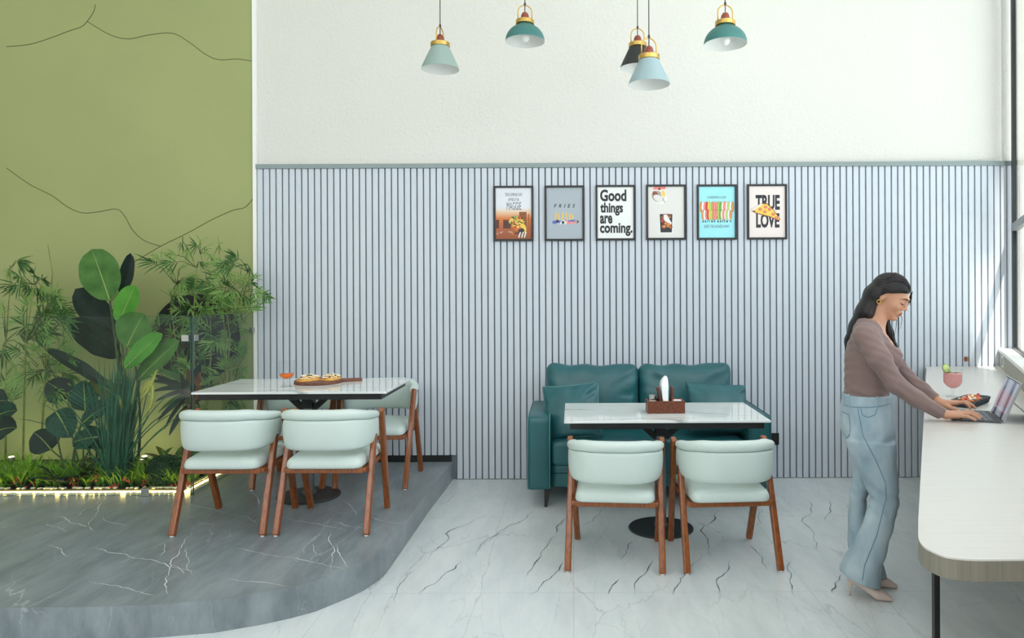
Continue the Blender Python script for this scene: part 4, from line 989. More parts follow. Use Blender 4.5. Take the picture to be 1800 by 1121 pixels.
# ------------------------------------------------------------------ fittings on the wall
t = at(1361, 771, YW - 0.02); t0 = thing('wall_socket', 'black socket plate low on the slatted wall right of the sofa', 'socket', (t.x, YW - 0.0125, t.z))
b = MB(); b.box((-0.038, -0.012, -0.047), (0.038, 0, 0.047)); b.build('plate', 'frame_black', t0, smooth=False, bevel=0.003)
b = MB()
for x, z in ((0, .016), (-.012, -.006), (.012, -.006)): b.lathe([(0.004, 0), (0.004, 0.001)], 10, (x, -0.0125, z), M=Matrix.Rotation(PI / 2, 4, 'X'))
b.build('socket_hole', 'steel_dark', t0)
t = at(1699, 631, YW - 0.02); t0 = thing('wall_switch', 'tiny brown and brass switch on the slatted wall above the far counter end', 'switch', (t.x, YW - 0.0125, t.z))
b = MB(); b.box((-0.014, -0.008, -0.018), (0.0, 0, 0.018)); b.build('switch_side', 'wood_cherry', t0, smooth=False); b = MB(); b.box((0, -0.008, -0.018), (0.013, 0, 0.018)); b.build('switch_plate', 'brass', t0, smooth=False)
kk = 0.33; q = wl(kk, 0, 0.965); t0 = thing('counter_socket', 'white-edged black socket on the low window wall above the counter', 'socket', tuple(q), math.atan2(D.y, D.x))
b = MB(); b.box((-0.045, 0.0005, -0.042), (0.045, 0.008, 0.042)); b.build('plate', 'white_paint', t0, smooth=False, bevel=0.002); b = MB(); b.box((-0.03, 0.0005, -0.03), (0.036, 0.0095, 0.03)); b.build('socket_face', 'frame_black', t0, smooth=False)
# ================================================================== planted bed behind the glass
leafmat('leaf_mid', (92, 138, 66), (64, 108, 48), 0.38, 0.28, 0.25)
leafmat('leaf_bright', (112, 186, 74), (84, 158, 58), 0.4, 0.35, 0.4)
leafmat('leaf_dark', (30, 52, 42), (16, 32, 28), 0.4, 0.15, 0.05)
leafmat('leaf_olive', (112, 116, 46), (74, 84, 32), 0.4, 0.4, 0.3)
leafmat('leaf_blue', (44, 92, 74), (26, 62, 50), 0.3, 0.6, 0.15, vscale=7)
leafmat('leaf_bamboo', (156, 188, 110), (108, 150, 76), 0.45, 0.0, 0.35)
leafmat('leaf_bamboo_dark', (84, 126, 66), (52, 92, 48), 0.45, 0.0, 0.25)
leafmat('leaf_dracaena', (44, 66, 62), (24, 40, 40), 0.28, 0.0, 0.1)
leafmat('leaf_croton', (150, 92, 56), (84, 72, 40), 0.35, 0.3, 0.2, vscale=9)
leafmat('grass_blade', (62, 116, 88), (40, 84, 66), 0.45, 0.0, 0.2)
leafmat('grass_lime', (170, 212, 74), (104, 160, 48), 0.45, 0.0, 0.4)
leafmat('ball_leaf', (44, 84, 46), (24, 54, 32), 0.4, 0.0, 0.15)
mat('midrib', (150, 170, 92), rough=0.5); mat('stem_green', (72, 98, 52), rough=0.5, col2=(48, 70, 40), noise_scale=20); mat('cane', (150, 156, 84), rough=0.5, col2=(110, 112, 60), noise_scale=12); mat('stem_brown', (86, 62, 42), rough=0.8)
mat('seed_head', (190, 190, 92), rough=0.8, bump=0.8, bump_scale=120); mat('soil', (44, 36, 28), rough=0.95, bump=1.0, bump_scale=40); mat('pebble', (236, 226, 200), rough=0.6, noise_amt=0.15, noise_scale=20)
mat('flower_red', (206, 58, 40), rough=0.5); mat('led', (255, 240, 180), rough=0.5, emis=(255, 224, 130), emis_s=11.0); mat('disc_black', (22, 24, 24), rough=0.5); mat('glass_edge', (60, 86, 78), rough=0.15)
BY = 4.835
b = MB(); b.box((-6.2, BY + 0.062, PH), (-2.674, YW - 0.004, PH + 0.03)); tag(b.build('planting_soil', 'soil', None, smooth=False), 'dark soil of the planted bed behind the low glass', 'soil', kind='stuff')
# black disc on the green wall
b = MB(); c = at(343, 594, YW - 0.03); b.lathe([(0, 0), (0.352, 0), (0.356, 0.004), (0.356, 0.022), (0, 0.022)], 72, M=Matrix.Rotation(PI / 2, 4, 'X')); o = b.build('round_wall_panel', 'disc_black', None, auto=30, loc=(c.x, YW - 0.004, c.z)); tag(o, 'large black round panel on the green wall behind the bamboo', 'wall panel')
def P3(u, v, Y): return at(u, v, Y)
def big_leaf(t, org, base, tip, W, m, up, droop=0.35, fold=0.16, name='leaf', n=14, ac=3, shape=0.62, peak=0.45, wave=0.0, rib=True, curl=0.0, rib_m='midrib'):
    """base/tip are points; builds blade and its midrib as child"""
    base, tip = Vector(base) - org, Vector(tip) - org; ch = tip - base; Ln = ch.length * 1.03
    d0 = (ch.normalized() + Vector((0, 0, droop * 0.5))).normalized()
    b = MB(); b.leaf(base, d0, up, Ln, W, droop, n, fold, 0, shape, peak, ac, wave, curl=curl); o = b.build(name, m, t)
    if rib:
        mid = [Vector(b.v[i * (2 * ac + 1) + ac]) for i in range(n + 1)]; u_ = Vector(up).normalized()
        r = MB(); r.tube([p_ + u_ * 0.001 for p_ in mid], [0.0055 * (1 - 0.85 * i / n) for i in range(n + 1)], 6); r.build('midrib', rib_m, o)
    return o
def stem(t, org, a, c, r0, r1, m='stem_green', bow=(0, 0, 0), name='stem'):
    a, c = Vector(a) - org, Vector(c) - org; L = []
    for i in range(9):
        q = i / 8; L.append(a.lerp(c, q) + Vector(bow) * math.sin(PI * q))
    b = MB(); b.tube(L, [r0 + (r1 - r0) * i / 8 for i in range(9)], 8); return b.build(name, m, t)
# --- broad-leaved plant (bird of paradise)
org = V(-3.27, 5.22, PH + 0.03)
t = thing('bird_of_paradise_plant', 'tall plant with big paddle leaves, bright green low and near-black at left', 'plant', tuple(org))
PL = [((193, 528), (162, 440), .285, 'leaf_mid', (0.1, -1, 0.15), 5.20, .12, .10), ((213, 522), (229, 447), .10, 'leaf_dark', (0.7, -.7, 0), 5.30, .1, .3), ((206, 592), (134, 510), .22, 'leaf_dark', (-.2, -.9, .45), 5.32, .15, .12),
      ((213, 625), (122, 572), .28, 'leaf_dark', (-.1, -.85, -.35), 5.28, .45, .10), ((209, 568), (237, 503), .175, 'leaf_bright', (.1, -1, .2), 5.15, .1, .2), ((223, 610), (252, 553), .27, 'leaf_mid', (.1, -1, .15), 5.08, .25, .16),
      ((219, 648), (284, 588), .165, 'leaf_bright', (-.2, -.9, .3), 5.02, .2, .18), ((243, 668), (314, 600), .20, 'leaf_mid', (-.1, -.8, .5), 5.06, .25, .15), ((196, 684), (84, 616), .10, 'leaf_dark', (0, -.6, .8), 5.12, .2, .35),
      ((214, 703), (160, 668), .12, 'leaf_olive', (0, -.8, .5), 5.10, .3, .2), ((238, 640), (262, 575), .14, 'leaf_mid', (.5, -.8, .1), 5.25, .2, .2)]
for i, (bp_, tp, W_, m_, up, Y_, dr, fo) in enumerate(PL):
    bb = P3(*bp_, Y_); big_leaf(t, org, bb, P3(*tp, Y_ + 0.03 - 0.02 * (i % 3)), W_, m_, up, dr, fo, wave=0.004, shape=0.5, peak=0.52, rib_m='midrib' if 'dark' not in m_ else 'leaf_dark')
    stem(t, org, P3(214 + i * 2.6, 835, 5.22), bb, 0.011, 0.006, bow=(0.03 * (-1) ** i, 0, 0))
# --- philodendron at the left
org = V(-3.72, 5.05, PH + 0.03); t = thing('philodendron_plant', 'low plant of broad ribbed blue-green leaves at the left of the bed', 'plant', tuple(org))
for i, (bp_, tp, W_, m_, up, Y_, dr) in enumerate([((98, 722), (122, 768), .20, 'leaf_blue', (.1, -.9, .4), 5.0, .3), ((150, 722), (147, 670), .19, 'leaf_blue', (.2, -1, .1), 5.1, .1), ((143, 746), (210, 704), .17, 'leaf_blue', (-.1, -.7, .7), 5.0, .5), ((172, 768), (128, 778), .20, 'leaf_blue', (0, -.7, .7), 4.96, .3), ((120, 700), (84, 672), .20, 'leaf_dark', (0, -.8, .6), 5.2, .4), ((150, 764), (196, 786), .16, 'leaf_blue', (0, -.8, .7), 5.0, .3), ((90, 790), (60, 760), .2, 'leaf_dark', (0, -.8, .6), 5.1, .4), ((150, 700), (188, 672), .15, 'leaf_dark', (.2, -.8, .5), 5.2, .3)]):
    bb = P3(*bp_, Y_); big_leaf(t, org, bb, P3(*tp, Y_ - .02), W_, m_, up, dr, .14, wave=0.007, shape=.55, peak=.38, n=12); stem(t, org, P3(118 + i * 7, 838, 5.05), bb, .007, .004, bow=(-.02, 0, 0))
org = V(-4.35, 5.1, PH + 0.03); t = thing('philodendron_plant', 'broad dark leaved plant at the far left edge of the bed', 'plant', tuple(org))
for i in range(9):
    a_ = i * 0.75; bb = org + V(.22 * math.cos(a_), .12 * math.sin(a_) - .05, .35 + .1 * (i % 3)); big_leaf(t, org, bb, bb + V(.2 * math.cos(a_), .1 * math.sin(a_) - .03, .05), .19, 'leaf_blue' if i % 2 else 'leaf_dark', (0, -.8, .6), .6, .14, wave=.006, n=10); stem(t, org, org, bb, .008, .004)
# --- ornamental grass with seed heads
org = V(-3.19, 4.98, PH + 0.03); t = thing('ornamental_grass', 'upright blue-green grass clump with three yellow-green seed heads', 'grass', tuple(org)); rr = random.Random(11)
b = MB()
for i in range(210):
    a_ = rr.uniform(0, 2 * PI); r_ = rr.uniform(0, .085); lean = Vector((rr.gauss(0.02, .10), rr.gauss(0, .08), 1)); L_ = rr.uniform(.55, .92) if i % 5 else rr.uniform(.3, .6)
    if i % 9 == 0: lean.x += rr.choice((-1, 1)) * rr.uniform(.2, .45)
    b.leaf((r_ * math.cos(a_), r_ * math.sin(a_) * .7, 0), lean, (rr.uniform(-.4, .4), -1, 0.1), L_, .009, rr.uniform(.05, .5) + (.9 if i % 9 == 0 else 0), 8, .3, 0, .35, .4)
b.build('blades', 'grass_blade', t)
for (a_, c_) in (((250, 700), (274, 652)), ((262, 722), (268, 678)), ((214, 722), (206, 697)), ((247, 690), (262, 672))):
    p0, p1 = P3(*a_, 4.98) - org, P3(*c_, 4.96) - org; b = MB(); n = 14; b.tube([p0.lerp(p1, k / n) + V(.012 * math.sin(k / n * PI), 0, 0) for k in range(n + 1)], [.0095 * math.sin(PI * (.1 + .88 * k / n)) ** .5 * (1 + .15 * (k % 2)) for k in range(n + 1)], 9)
    for k in range(60):
        q = rr.random(); p_ = p0.lerp(p1, q); d_ = V(rr.gauss(0, 1), rr.gauss(0, 1), rr.uniform(.4, 1.2)).normalized(); b.leaf(p_, d_, (0, -1, 0), .024, .006, .2, 2, .1)
    o = b.build('seed_head', 'seed_head', t); stem(t, org, org, p0 + org, .002, .002, 'stem_green')
# --- bamboo
def bamboo(name, label, org, canes, sprays, seed, dark=0.4, Ls=(.07, .125), fl_=(6, 10)):
    r_ = random.Random(seed); t = thing(name, label, 'bamboo', tuple(org)); C_ = MB(); Fb = [MB(), MB()]; Tw = MB()
    for cpts in canes:
        L = [p_ - org for p_ in cpts]; P_ = []
        for i in range(len(L) - 1):
            for k in range(5): P_.append(L[i].lerp(L[i + 1], k / 5))
        P_.append(L[-1]); n = len(P_); C_.tube(P_, [max(.0022, .0075 * (1 - .75 * i / n)) * (1.25 if i % 3 == 0 else 1) for i in range(n)], 7)
    for (p_, src, sz) in sprays:
        p_ = p_ - org; src = src - org; mid = src.lerp(p_, .5) + V(0, 0, .03); Tw.tube([src, mid, p_], [.0028, .002, .0012], 5)
        d = (p_ - mid).normalized(); n = r_.randint(*fl_); fb = Fb[1 if r_.random() < dark else 0]
        for k in range(n):
            q = k / max(1, n - 1); at_ = mid.lerp(p_, .35 + .65 * q); sgn = 1 if k % 2 else -1; ang = (1 - q) * 0.9 + .12
            sd = d.cross(V(r_.uniform(-.25, .25), -1, r_.uniform(-.3, .3))).normalized()
            dd = (d * math.cos(ang) + sd * sgn * math.sin(ang) + V(0, r_.uniform(-.35, .25), -.12)).normalized()
            fb.leaf(at_, dd, (r_.uniform(-.7, .7), -1, r_.uniform(-.2, .9)), r_.uniform(*Ls) * sz, .0108 * sz, r_.uniform(.1, .7), 6, .2, 0, .75, .38)
    C_.build('cane', 'cane', t); Tw.build('twigs', 'stem_green', t); Fb[0].build('foliage', 'leaf_bamboo', t); Fb[1].build('foliage', 'leaf_bamboo_dark', t); return t
rr = random.Random(21); YB = 5.40; org = V(-2.93, 5.38, PH + 0.03)
canes = []; tops = [[(338, 835), (342, 700), (340, 560), (345, 470), (330, 440)], [(350, 835), (366, 700), (372, 600), (362, 480), (352, 446)], [(362, 835), (398, 690), (404, 590), (395, 520), (385, 445)], [(372, 835), (425, 700), (420, 600), (425, 520), (437, 478)], [(345, 835), (320, 700), (312, 620), (300, 540), (310, 500)]]
for i, c in enumerate(tops): canes.append([P3(u, v, YB + .05 * (i % 3) - .06 * (k > 2)) for k, (u, v) in enumerate(c)])
anch = [(262, 458), (275, 452), (296, 462), (318, 428), (330, 440), (300, 446), (345, 432), (352, 425), (362, 440), (372, 452), (385, 430), (378, 462), (352, 462), (318, 470), (302, 476), (392, 470), (402, 462), (412, 450), (425, 466), (438, 470), (446, 485), (432, 490), (415, 492), (398, 500), (380, 505), (362, 512), (342, 510), (320, 512), (302, 520), (462, 515), (472, 522), (455, 528), (440, 530), (425, 520), (408, 530), (392, 535), (372, 540), (352, 538), (330, 540), (310, 545), (292, 560), (300, 582), (318, 590), (272, 568), (325, 560), (345, 555), (368, 552), (395, 552), (420, 548), (440, 545), (300, 620), (310, 640), (322, 615), (282, 650), (262, 640)]
sp_ = []
def near_cane(p_):
    best = None
    for c in canes:
        for q in c:
            dd = (q - p_).length + (0.25 if q.z > p_.z + 0.02 else 0)
            if best is None or dd < best[0]: best = (dd, q)
    return best[1]
for (u, v) in anch:
    p_ = P3(u, v, rr.uniform(5.12, 5.62)); s_ = near_cane(p_); s_ = s_.lerp(p_, max(0, 1 - .26 / max(.26, (s_ - p_).length))); sp_.append((p_, s_, rr.uniform(.85, 1.15)))
for k in range(75):
    u, v = rr.uniform(325, 436), rr.uniform(560, 730); p_ = P3(u, v, min(5.66, max(rr.uniform(5.0, 5.6), 1250 * 2.68 / (1006 - u)))); s_ = near_cane(p_); s_ = s_.lerp(p_, max(0, 1 - .18 / max(.18, (s_ - p_).length))); sp_.append((p_, s_, rr.uniform(.8, 1.15)))
for k in range(40):
    u, v = rr.uniform(300, 455), rr.uniform(480, 560); p_ = P3(u, v, rr.uniform(5.15, 5.6)); s_ = near_cane(p_); s_ = s_.lerp(p_, max(0, 1 - .18 / max(.18, (s_ - p_).length))); sp_.append((p_, s_, rr.uniform(.8, 1.1)))
bamboo('bamboo_plant', 'tall bamboo with fine light green leaves behind the corner of the glass', org, canes, sp_, 5, .35)
org = V(-4.05, 5.35, PH + .03); canes = [[P3(70, 835, 5.35), P3(80, 650, 5.35), P3(92, 480, 5.35), P3(84, 430, 5.35)], [P3(40, 835, 5.3), P3(45, 600, 5.3), P3(60, 500, 5.3)], [P3(10, 835, 5.4), P3(10, 600, 5.4), P3(20, 470, 5.4)]]
sp_ = []
for k in range(85):
    u, v = rr.choice((rr.uniform(60, 128), rr.uniform(0, 95))), rr.uniform(520, 700); p_ = P3(u, v, rr.uniform(5.1, 5.6)); s_ = near_cane(p_); s_ = s_.lerp(p_, max(0, 1 - .2 / max(.2, (s_ - p_).length))); sp_.append((p_, s_, rr.uniform(.8, 1.2)))
for k in range(16):
    u, v = rr.uniform(10, 92), rr.uniform(450, 530); p_ = P3(u, v, rr.uniform(5.2, 5.5)); s_ = near_cane(p_); s_ = s_.lerp(p_, max(0, 1 - .2 / max(.2, (s_ - p_).length))); sp_.append((p_, s_, 1))
bamboo('bamboo_plant', 'bamboo with dense fine leaves at the far left end of the bed', org, canes, sp_, 9, .5)
# --- dracaena with dark strap leaves, croton with brown leaves
org = V(-2.86, 5.12, PH + .03); t = thing('dracaena_plant', 'dark plant with long strap leaves reaching left beside the glass corner', 'plant', tuple(org)); hd = P3(334, 690, 5.12); stem(t, org, org, hd, .014, .010, 'stem_brown', (.02, 0, 0), 'trunk')
for i, (tu, tv, Y_) in enumerate([(272, 648, 5.0), (262, 672, 5.05), (268, 690, 5.0), (274, 708, 5.05), (280, 728, 5.1), (280, 742, 5.0), (292, 756, 5.1), (268, 660, 5.2), (300, 640, 5.2), (318, 655, 5.0), (290, 735, 5.25), (300, 766, 5.0), (360, 640, 5.3), (375, 680, 5.3), (350, 720, 5.2)]):
    b0 = hd + V(-.01, 0, .05 - .012 * i) if i < 12 else hd; big_leaf(t, org, b0, P3(tu, tv, Y_), .052, 'leaf_dracaena' if i % 4 else 'leaf_bamboo_dark', (0, -.6, .8), .5, .22, ac=1, n=8, shape=.7, rib=False)
org = V(-2.80, 5.05, PH + .03); t = thing('croton_plant', 'croton with mottled brown and green leaves just inside the glass corner', 'plant', tuple(org)); hd = P3(342, 672, 5.03); stem(t, org, org, hd, .010, .007, 'stem_brown', (.0, 0, 0), 'trunk')
for i, (tu, tv) in enumerate([(352, 640), (362, 655), (330, 648), (334, 668), (356, 682), (330, 690), (352, 700), (338, 712), (366, 668), (345, 735), (330, 725)]):
    b0 = hd + V(0, 0, -.02 * i); tp_ = P3(tu, tv, 5.0 - .03 * (i % 3)); tp_ = b0 + (tp_ - b0).normalized() * max(.13, (tp_ - b0).length); big_leaf(t, org, b0, tp_, .06, 'leaf_croton' if i % 3 else 'leaf_dracaena', (.1, -.9, .4), .3, .2, ac=1, n=8, shape=.65, rib=False)
# --- low leafy plants
def rosette(name, label, u, v, Y_, n, L_, W_, m1, m2, seed, cat='plant', spread=.9):
    r_ = random.Random(seed); o_ = P3(u, v, Y_); o_.z = PH + .03; t = thing(name, label, cat, tuple(o_)); b = [MB(), MB()]
    for i in range(n):
        a_ = i * 2.4 + r_.uniform(-.3, .3); el = r_.uniform(.5, 1.3); d_ = V(math.cos(a_) * spread, math.sin(a_) * spread, el * 1.2)
        b[i % 2].leaf((0.02 * math.cos(a_), .02 * math.sin(a_), 0), d_, V(-math.cos(a_), -math.sin(a_), 1.2), r_.uniform(.7, 1.1) * L_, W_, r_.uniform(.6, 1.4), 8, .2, 0, .7, .5, 1)
    b[0].build('foliage', m1, t); b[1].build('foliage', m2, t); return t
rosette('low_foliage_plant', 'low dark leafy plant left of the clipped ball, under the grass', 262, 812, 5.2, 22, .27, .055, 'leaf_dark', 'leaf_mid', 1)
rosette('low_foliage_plant', 'low leafy plant behind the clipped ball beside the front chair', 305, 800, 5.3, 26, .30, .06, 'leaf_mid', 'leaf_olive', 2)
rosette('low_foliage_plant', 'low dark leafy plant between the broad leaves and the tall grass', 185, 815, 5.15, 24, .26, .055, 'leaf_dark', 'leaf_olive', 3)
rosette('low_foliage_plant', 'low dark leafy plant under the broad leaves at the left', 120, 820, 4.98, 22, .24, .06, 'leaf_dark', 'leaf_dark', 4)
rosette('low_foliage_plant', 'low leafy plant at the foot of the bamboo behind the table', 395, 815, 5.5, 20, .26, .05, 'leaf_mid', 'leaf_dark', 5)
# clipped ball
o_ = P3(290, 838, 5.0); o_.z = PH + .03; t = thing('clipped_shrub', 'small round clipped shrub with tiny dark leaves at the front of the bed', 'shrub', tuple(o_)); b = MB(); r_ = random.Random(8)
b2 = MB(); b2.sphere((0, 0, .10), (.115, .105, .10), 20, 14); b2.build('core', 'ball_leaf', t)
for i in range(1500):
    z = r_.uniform(-.8, 1); a_ = r_.uniform(0, 2 * PI); q = math.sqrt(1 - z * z); n_ = V(q * math.cos(a_), q * math.sin(a_), z); b.leaf(V(0, 0, .10) + V(n_.x * .117, n_.y * .107, n_.z * .102), (n_ + V(r_.gauss(0, .7), r_.gauss(0, .7), r_.gauss(0, .7))).normalized(), n_, .016, .011, .2, 2, .1)
b.build('foliage', 'ball_leaf', t)
# lime edging grass, red blossoms, pebbles, light strip
b = MB(); fb = MB(); pb = MB(); low = MB(); r_ = random.Random(31)
def edge_pt(q):      # front edge then side edge
    return V(-5.6 + q * 2.95, BY + .09, PH + .03) if q < 1 else V(-2.68, BY + .09 + (q - 1) * .85, PH + .03)
for i in range(250):
    p_ = edge_pt(r_.uniform(0, 1.0) if i < 205 else r_.uniform(1, 1.88)) + V(r_.uniform(-.02, .02) - (0 if i < 205 else abs(r_.gauss(0, .06))), abs(r_.gauss(0, .10)) + .02, 0); hh = r_.uniform(.12, .22) * (1 + .5 * min(1, (p_.y - BY - .09) * 4))
    for k in range(r_.randint(9, 15)):
        a_ = r_.uniform(0, 2 * PI); b.leaf(p_ + V(.01 * math.cos(a_), .01 * math.sin(a_), 0), V(math.cos(a_) * .5, math.sin(a_) * .4, 1), V(-math.cos(a_), -math.sin(a_), .4), hh * r_.uniform(.7, 1.15), .009, r_.uniform(.9, 2.0), 6, .2, 0, .5, .45)
tag(b.build('edging_grass', 'grass_lime', None), 'lime green edging grass along the lit front of the bed', 'grass', kind='stuff')
for i in range(420):
    p_ = V(r_.uniform(-5.5, -2.68), r_.uniform(BY + .12, 5.55), PH + .03)
    for k in range(7):
        a_ = r_.uniform(0, 2 * PI); low.leaf(p_, V(math.cos(a_) * .8, math.sin(a_) * .8, .8), V(-math.cos(a_), -math.sin(a_), .8), r_.uniform(.06, .12), .028, 1.2, 4, .15, 0, .8, .5)
tag(low.build('ground_cover', 'leaf_bamboo_dark', None), 'dark leafy ground cover filling the planted bed', 'ground cover', kind='stuff')
for i in range(26):
    p_ = edge_pt(r_.uniform(.3, 1.0)) + V(0, r_.uniform(-.01, .03), r_.uniform(.01, .06))
    for k in range(9): q = p_ + V(r_.gauss(0, .014), r_.gauss(0, .01), r_.gauss(0, .014)); fb.leaf(q, V(r_.gauss(0, 1), -.5, r_.gauss(0, 1)), (0, -1, .2), .018, .010, .3, 3, .1)
tag(fb.build('red_blossoms', 'flower_red', None), 'small red blossoms scattered in the edging grass', 'flowers', kind='stuff')
for i in range(900):
    q = r_.uniform(0, 1.95); row = i % 2; r3 = r_.uniform(.008, .014); c_ = edge_pt(q)
    if q < 1: p_ = V(c_.x, BY + (.030 if row else .078) + r_.uniform(-.006, .006), PH + (.008 if row else .034))
    else: p_ = V(-2.643 + r_.uniform(-.006, .006) if row else -2.690 + r_.uniform(-.006, .006), min(c_.y, YW - .03), PH + (.008 if row else .034))
    pb.sphere(p_, (r3 * 1.25, r3, r3 * .75), 7, 5)
tag(pb.build('edge_pebbles', 'pebble', None), 'cream pebbles along the lit edge of the bed', 'pebbles', kind='stuff')
b = MB(); b.box((-6.1, BY + 0.046, PH + .004), (-2.659, BY + .058, PH + .020)); b.box((-2.671, BY + .058, PH + .004), (-2.659, YW - .05, PH + .020)); o = b.build('light_strip', 'led', None, smooth=False); tag(o, 'warm glowing light strip at the foot of the glass along the bed', 'light strip')
mat('lens_glow', (255, 236, 190), rough=.5, emis=(255, 236, 180), emis_s=8.0)
for u, v, Y_, lb in ((186, 818, 5.45, 'small glowing ground spotlight between the broad leaves and the grass clump'), (254, 820, 5.5, 'small glowing ground spotlight right of the grass clump'), (20, 820, 5.5, 'small glowing ground spotlight at the far left of the bed')):
    o_ = P3(u, v, Y_); o_.z = PH + .03; t = thing('ground_spotlight', lb, 'spotlight', tuple(o_)); b = MB(); b.lathe([(.018, 0), (.018, .05), (.022, .055), (.022, .085)], 16); b.build('housing', 'steel_dark', t); b = MB(); b.lathe([(.019, .0855), (.017, .090), (0, .092)], 16); b.build('lens', 'lens_glow', t)
    l = lamp_obj('ground_spotlight_lamp', 'POINT', (o_.x, o_.y - .02, o_.z + .13), 1.3, (1.0, .90, .55), shadow_soft_size=.03)
# ------------------------------------------------------------------ low glass screen
GT = 1.363
t = thing('glass_partition', 'clear glass pane across the front of the planted bed', 'glass screen', (-4.35, BY - .005, PH)); b = MB(); b.box((-1.75, 0, 0.001), (1.752, .010, GT - PH)); b.build('pane', 'partition_glass', t, smooth=False)
b = MB(); b.box((-1.75, -.0002, GT - PH), (1.752, .0102, GT - PH + .0015)); b.box((1.752, -.0002, 0.001), (1.7545, .0102, GT - PH + .0015)); b.build('polished_edge', 'glass_edge', t, smooth=False)
b = MB(); b.box((1.42, -.012, .0005), (1.475, .022, .055)); b.build('floor_clamp', 'clip_steel', t, smooth=False, bevel=.002)
t2_ = thing('glass_partition', 'clear glass pane running from the bed corner back to the slatted wall', 'glass screen', (-2.588, 5.31, PH)); b = MB(); b.box((-.005, -.465, .001), (.005, .466, GT - PH)); b.build('pane', 'partition_glass', t2_, smooth=False)
b = MB(); b.box((-.0052, -.467, .001), (.0052, -.465, GT - PH + .0015)); b.box((-.0052, -.465, GT - PH), (.0052, .466, GT - PH + .0015)); b.build('polished_edge', 'glass_edge', t2_, smooth=False)
cz = P3(457, 580, YW - .02).z - PH
b = MB(); b.box((-.014, .415, cz - .022), (.014, .462, cz + .022)); b.build('wall_clamp', 'clip_steel', t2_, smooth=False, bevel=.002)
for zc in (P3(333, 594, BY).z - PH, .42):
    b = MB(); b.box((-.011, -.462, zc - .022), (.013, -.41, zc + .022)); b.box((-.065, -.489, zc - .022), (-.015, -.463, zc + .022)); b.build('corner_clamp', 'clip_steel', t2_, smooth=False, bevel=.002)
# keep every leaf of the bed on its own side of the glass and in front of the wall
bpy.context.view_layer.update()
roots = {'bird_of_paradise_plant', 'philodendron_plant', 'ornamental_grass', 'bamboo_plant', 'dracaena_plant', 'croton_plant', 'low_foliage_plant', 'clipped_shrub', 'edging_grass', 'ground_cover', 'red_blossoms'}
for o in list(bpy.data.objects):
    if o.type != 'MESH': continue
    r = o
    while r.parent is not None: r = r.parent
    if r.name.split('.')[0] not in roots: continue
    mw = o.matrix_world.translation; n = len(o.data.vertices); P = np.zeros(n * 3, dtype=np.float32); o.data.vertices.foreach_get('co', P); P = P.reshape(-1, 3)
    x, y, z = P[:, 0] + mw.x, P[:, 1] + mw.y, P[:, 2] + mw.z; low_ = z < GT + .01
    gx, gy = -2.601, BY + .014
    x = np.where(low_ & (x > gx), gx - (x - gx) * .4, x); y = np.where(low_ & (y < gy), gy + (gy - y) * .4, y); y = np.minimum(y, np.where(x < GX + .02, YW - .006, YW - .02) - .002)
    P[:, 0], P[:, 1] = x - mw.x, y - mw.y; o.data.vertices.foreach_set('co', P.ravel()); o.data.update()
# ================================================================== standing woman at the counter
PO = V(1.5, 3.6, 0); PF = V(.923, -.385, 0); PR = V(-.385, -.923, 0)
MP = Matrix(((PF.x, PR.x, 0, 0), (PF.y, PR.y, 0, 0), (0, 0, 1, 0), (0, 0, 0, 1)))       # local f, r, z to world directions (mirrored)
def lp(u, v, r=0.0):
    u0, v0 = unroll(u, v); k = (u0 - PU) / FPX
    f = (k * (PO.y - .923 * r) - PO.x + .385 * r) / (.923 + .385 * k); Y = PO.y - .385 * f - .923 * r
    return (f, r, CAM_H - (v0 - PV) * Y / FPX)
def pw(P):            # local array to offsets from the person's Empty
    P = np.asarray(P, dtype=float); return np.stack([P[:, 0] * PF.x + P[:, 1] * PR.x, P[:, 0] * PF.y + P[:, 1] * PR.y, P[:, 2]], 1)
mat('skin', (204, 154, 126), rough=0.5, spec=0.35, subsurf=0.15, noise_amt=0.05, noise_scale=12); mat('lips', (168, 70, 66), rough=0.35); mat('brow', (62, 44, 38), rough=0.8)
mat('hair', (30, 25, 27), rough=0.38, spec=0.35, bump=0.6, bump_scale=90, bump_stretch=(3, 3, 0.25), bump_dist=0.003, noise_amt=.35, noise_scale=60, stretch=(3, 3, .25))
mat('top_fabric', (132, 110, 106), rough=0.85, sheen=0.15, bump=0.08, bump_scale=200, bump_dist=.001)
mat('denim', (180, 196, 204), col2=(142, 164, 178), rough=0.85, noise_scale=7, stretch=(1.5, 1.5, .7), bump=0.25, bump_scale=220, bump_dist=0.001)
mat('denim_seam', (108, 142, 160), rough=0.9); mat('shoe_nude', (216, 196, 186), rough=0.35); mat('gold', (220, 176, 96), rough=0.25, metal=1.0); mat('nail', (232, 190, 176), rough=0.2)
pt = thing('person', 'woman with long dark hair, brown top and light jeans typing at the counter', 'person', tuple(PO))
# mirrored local frame: flip face order by reversing through a negative basis
def person_sdf(name, fn, lo, hi, h, mats, parent=None, it=2, matfn=None, clip=None):
    o = sdf_obj(name, lambda X, Y, Z: fn((X, Y, Z)), lo, hi, h, mats, parent or pt, it, xf=pw, matfn=matfn)
    o.data.flip_normals() ; o.data.update(); return o
def rows(L, rc=0.0):
    out = []
    for (v, ub, uf, b_) in L:
        a0, a1 = lp(ub, v, rc), lp(uf, v, rc); out.append(((a0[2] + a1[2]) / 2, (a0[0] + a1[0]) / 2, rc, (a1[0] - a0[0]) / 2, b_))
    return out
def wob(P, fx, fy, fz, ph=0.0): return np.sin(P[0] * fx + P[1] * fy + P[2] * fz + ph)
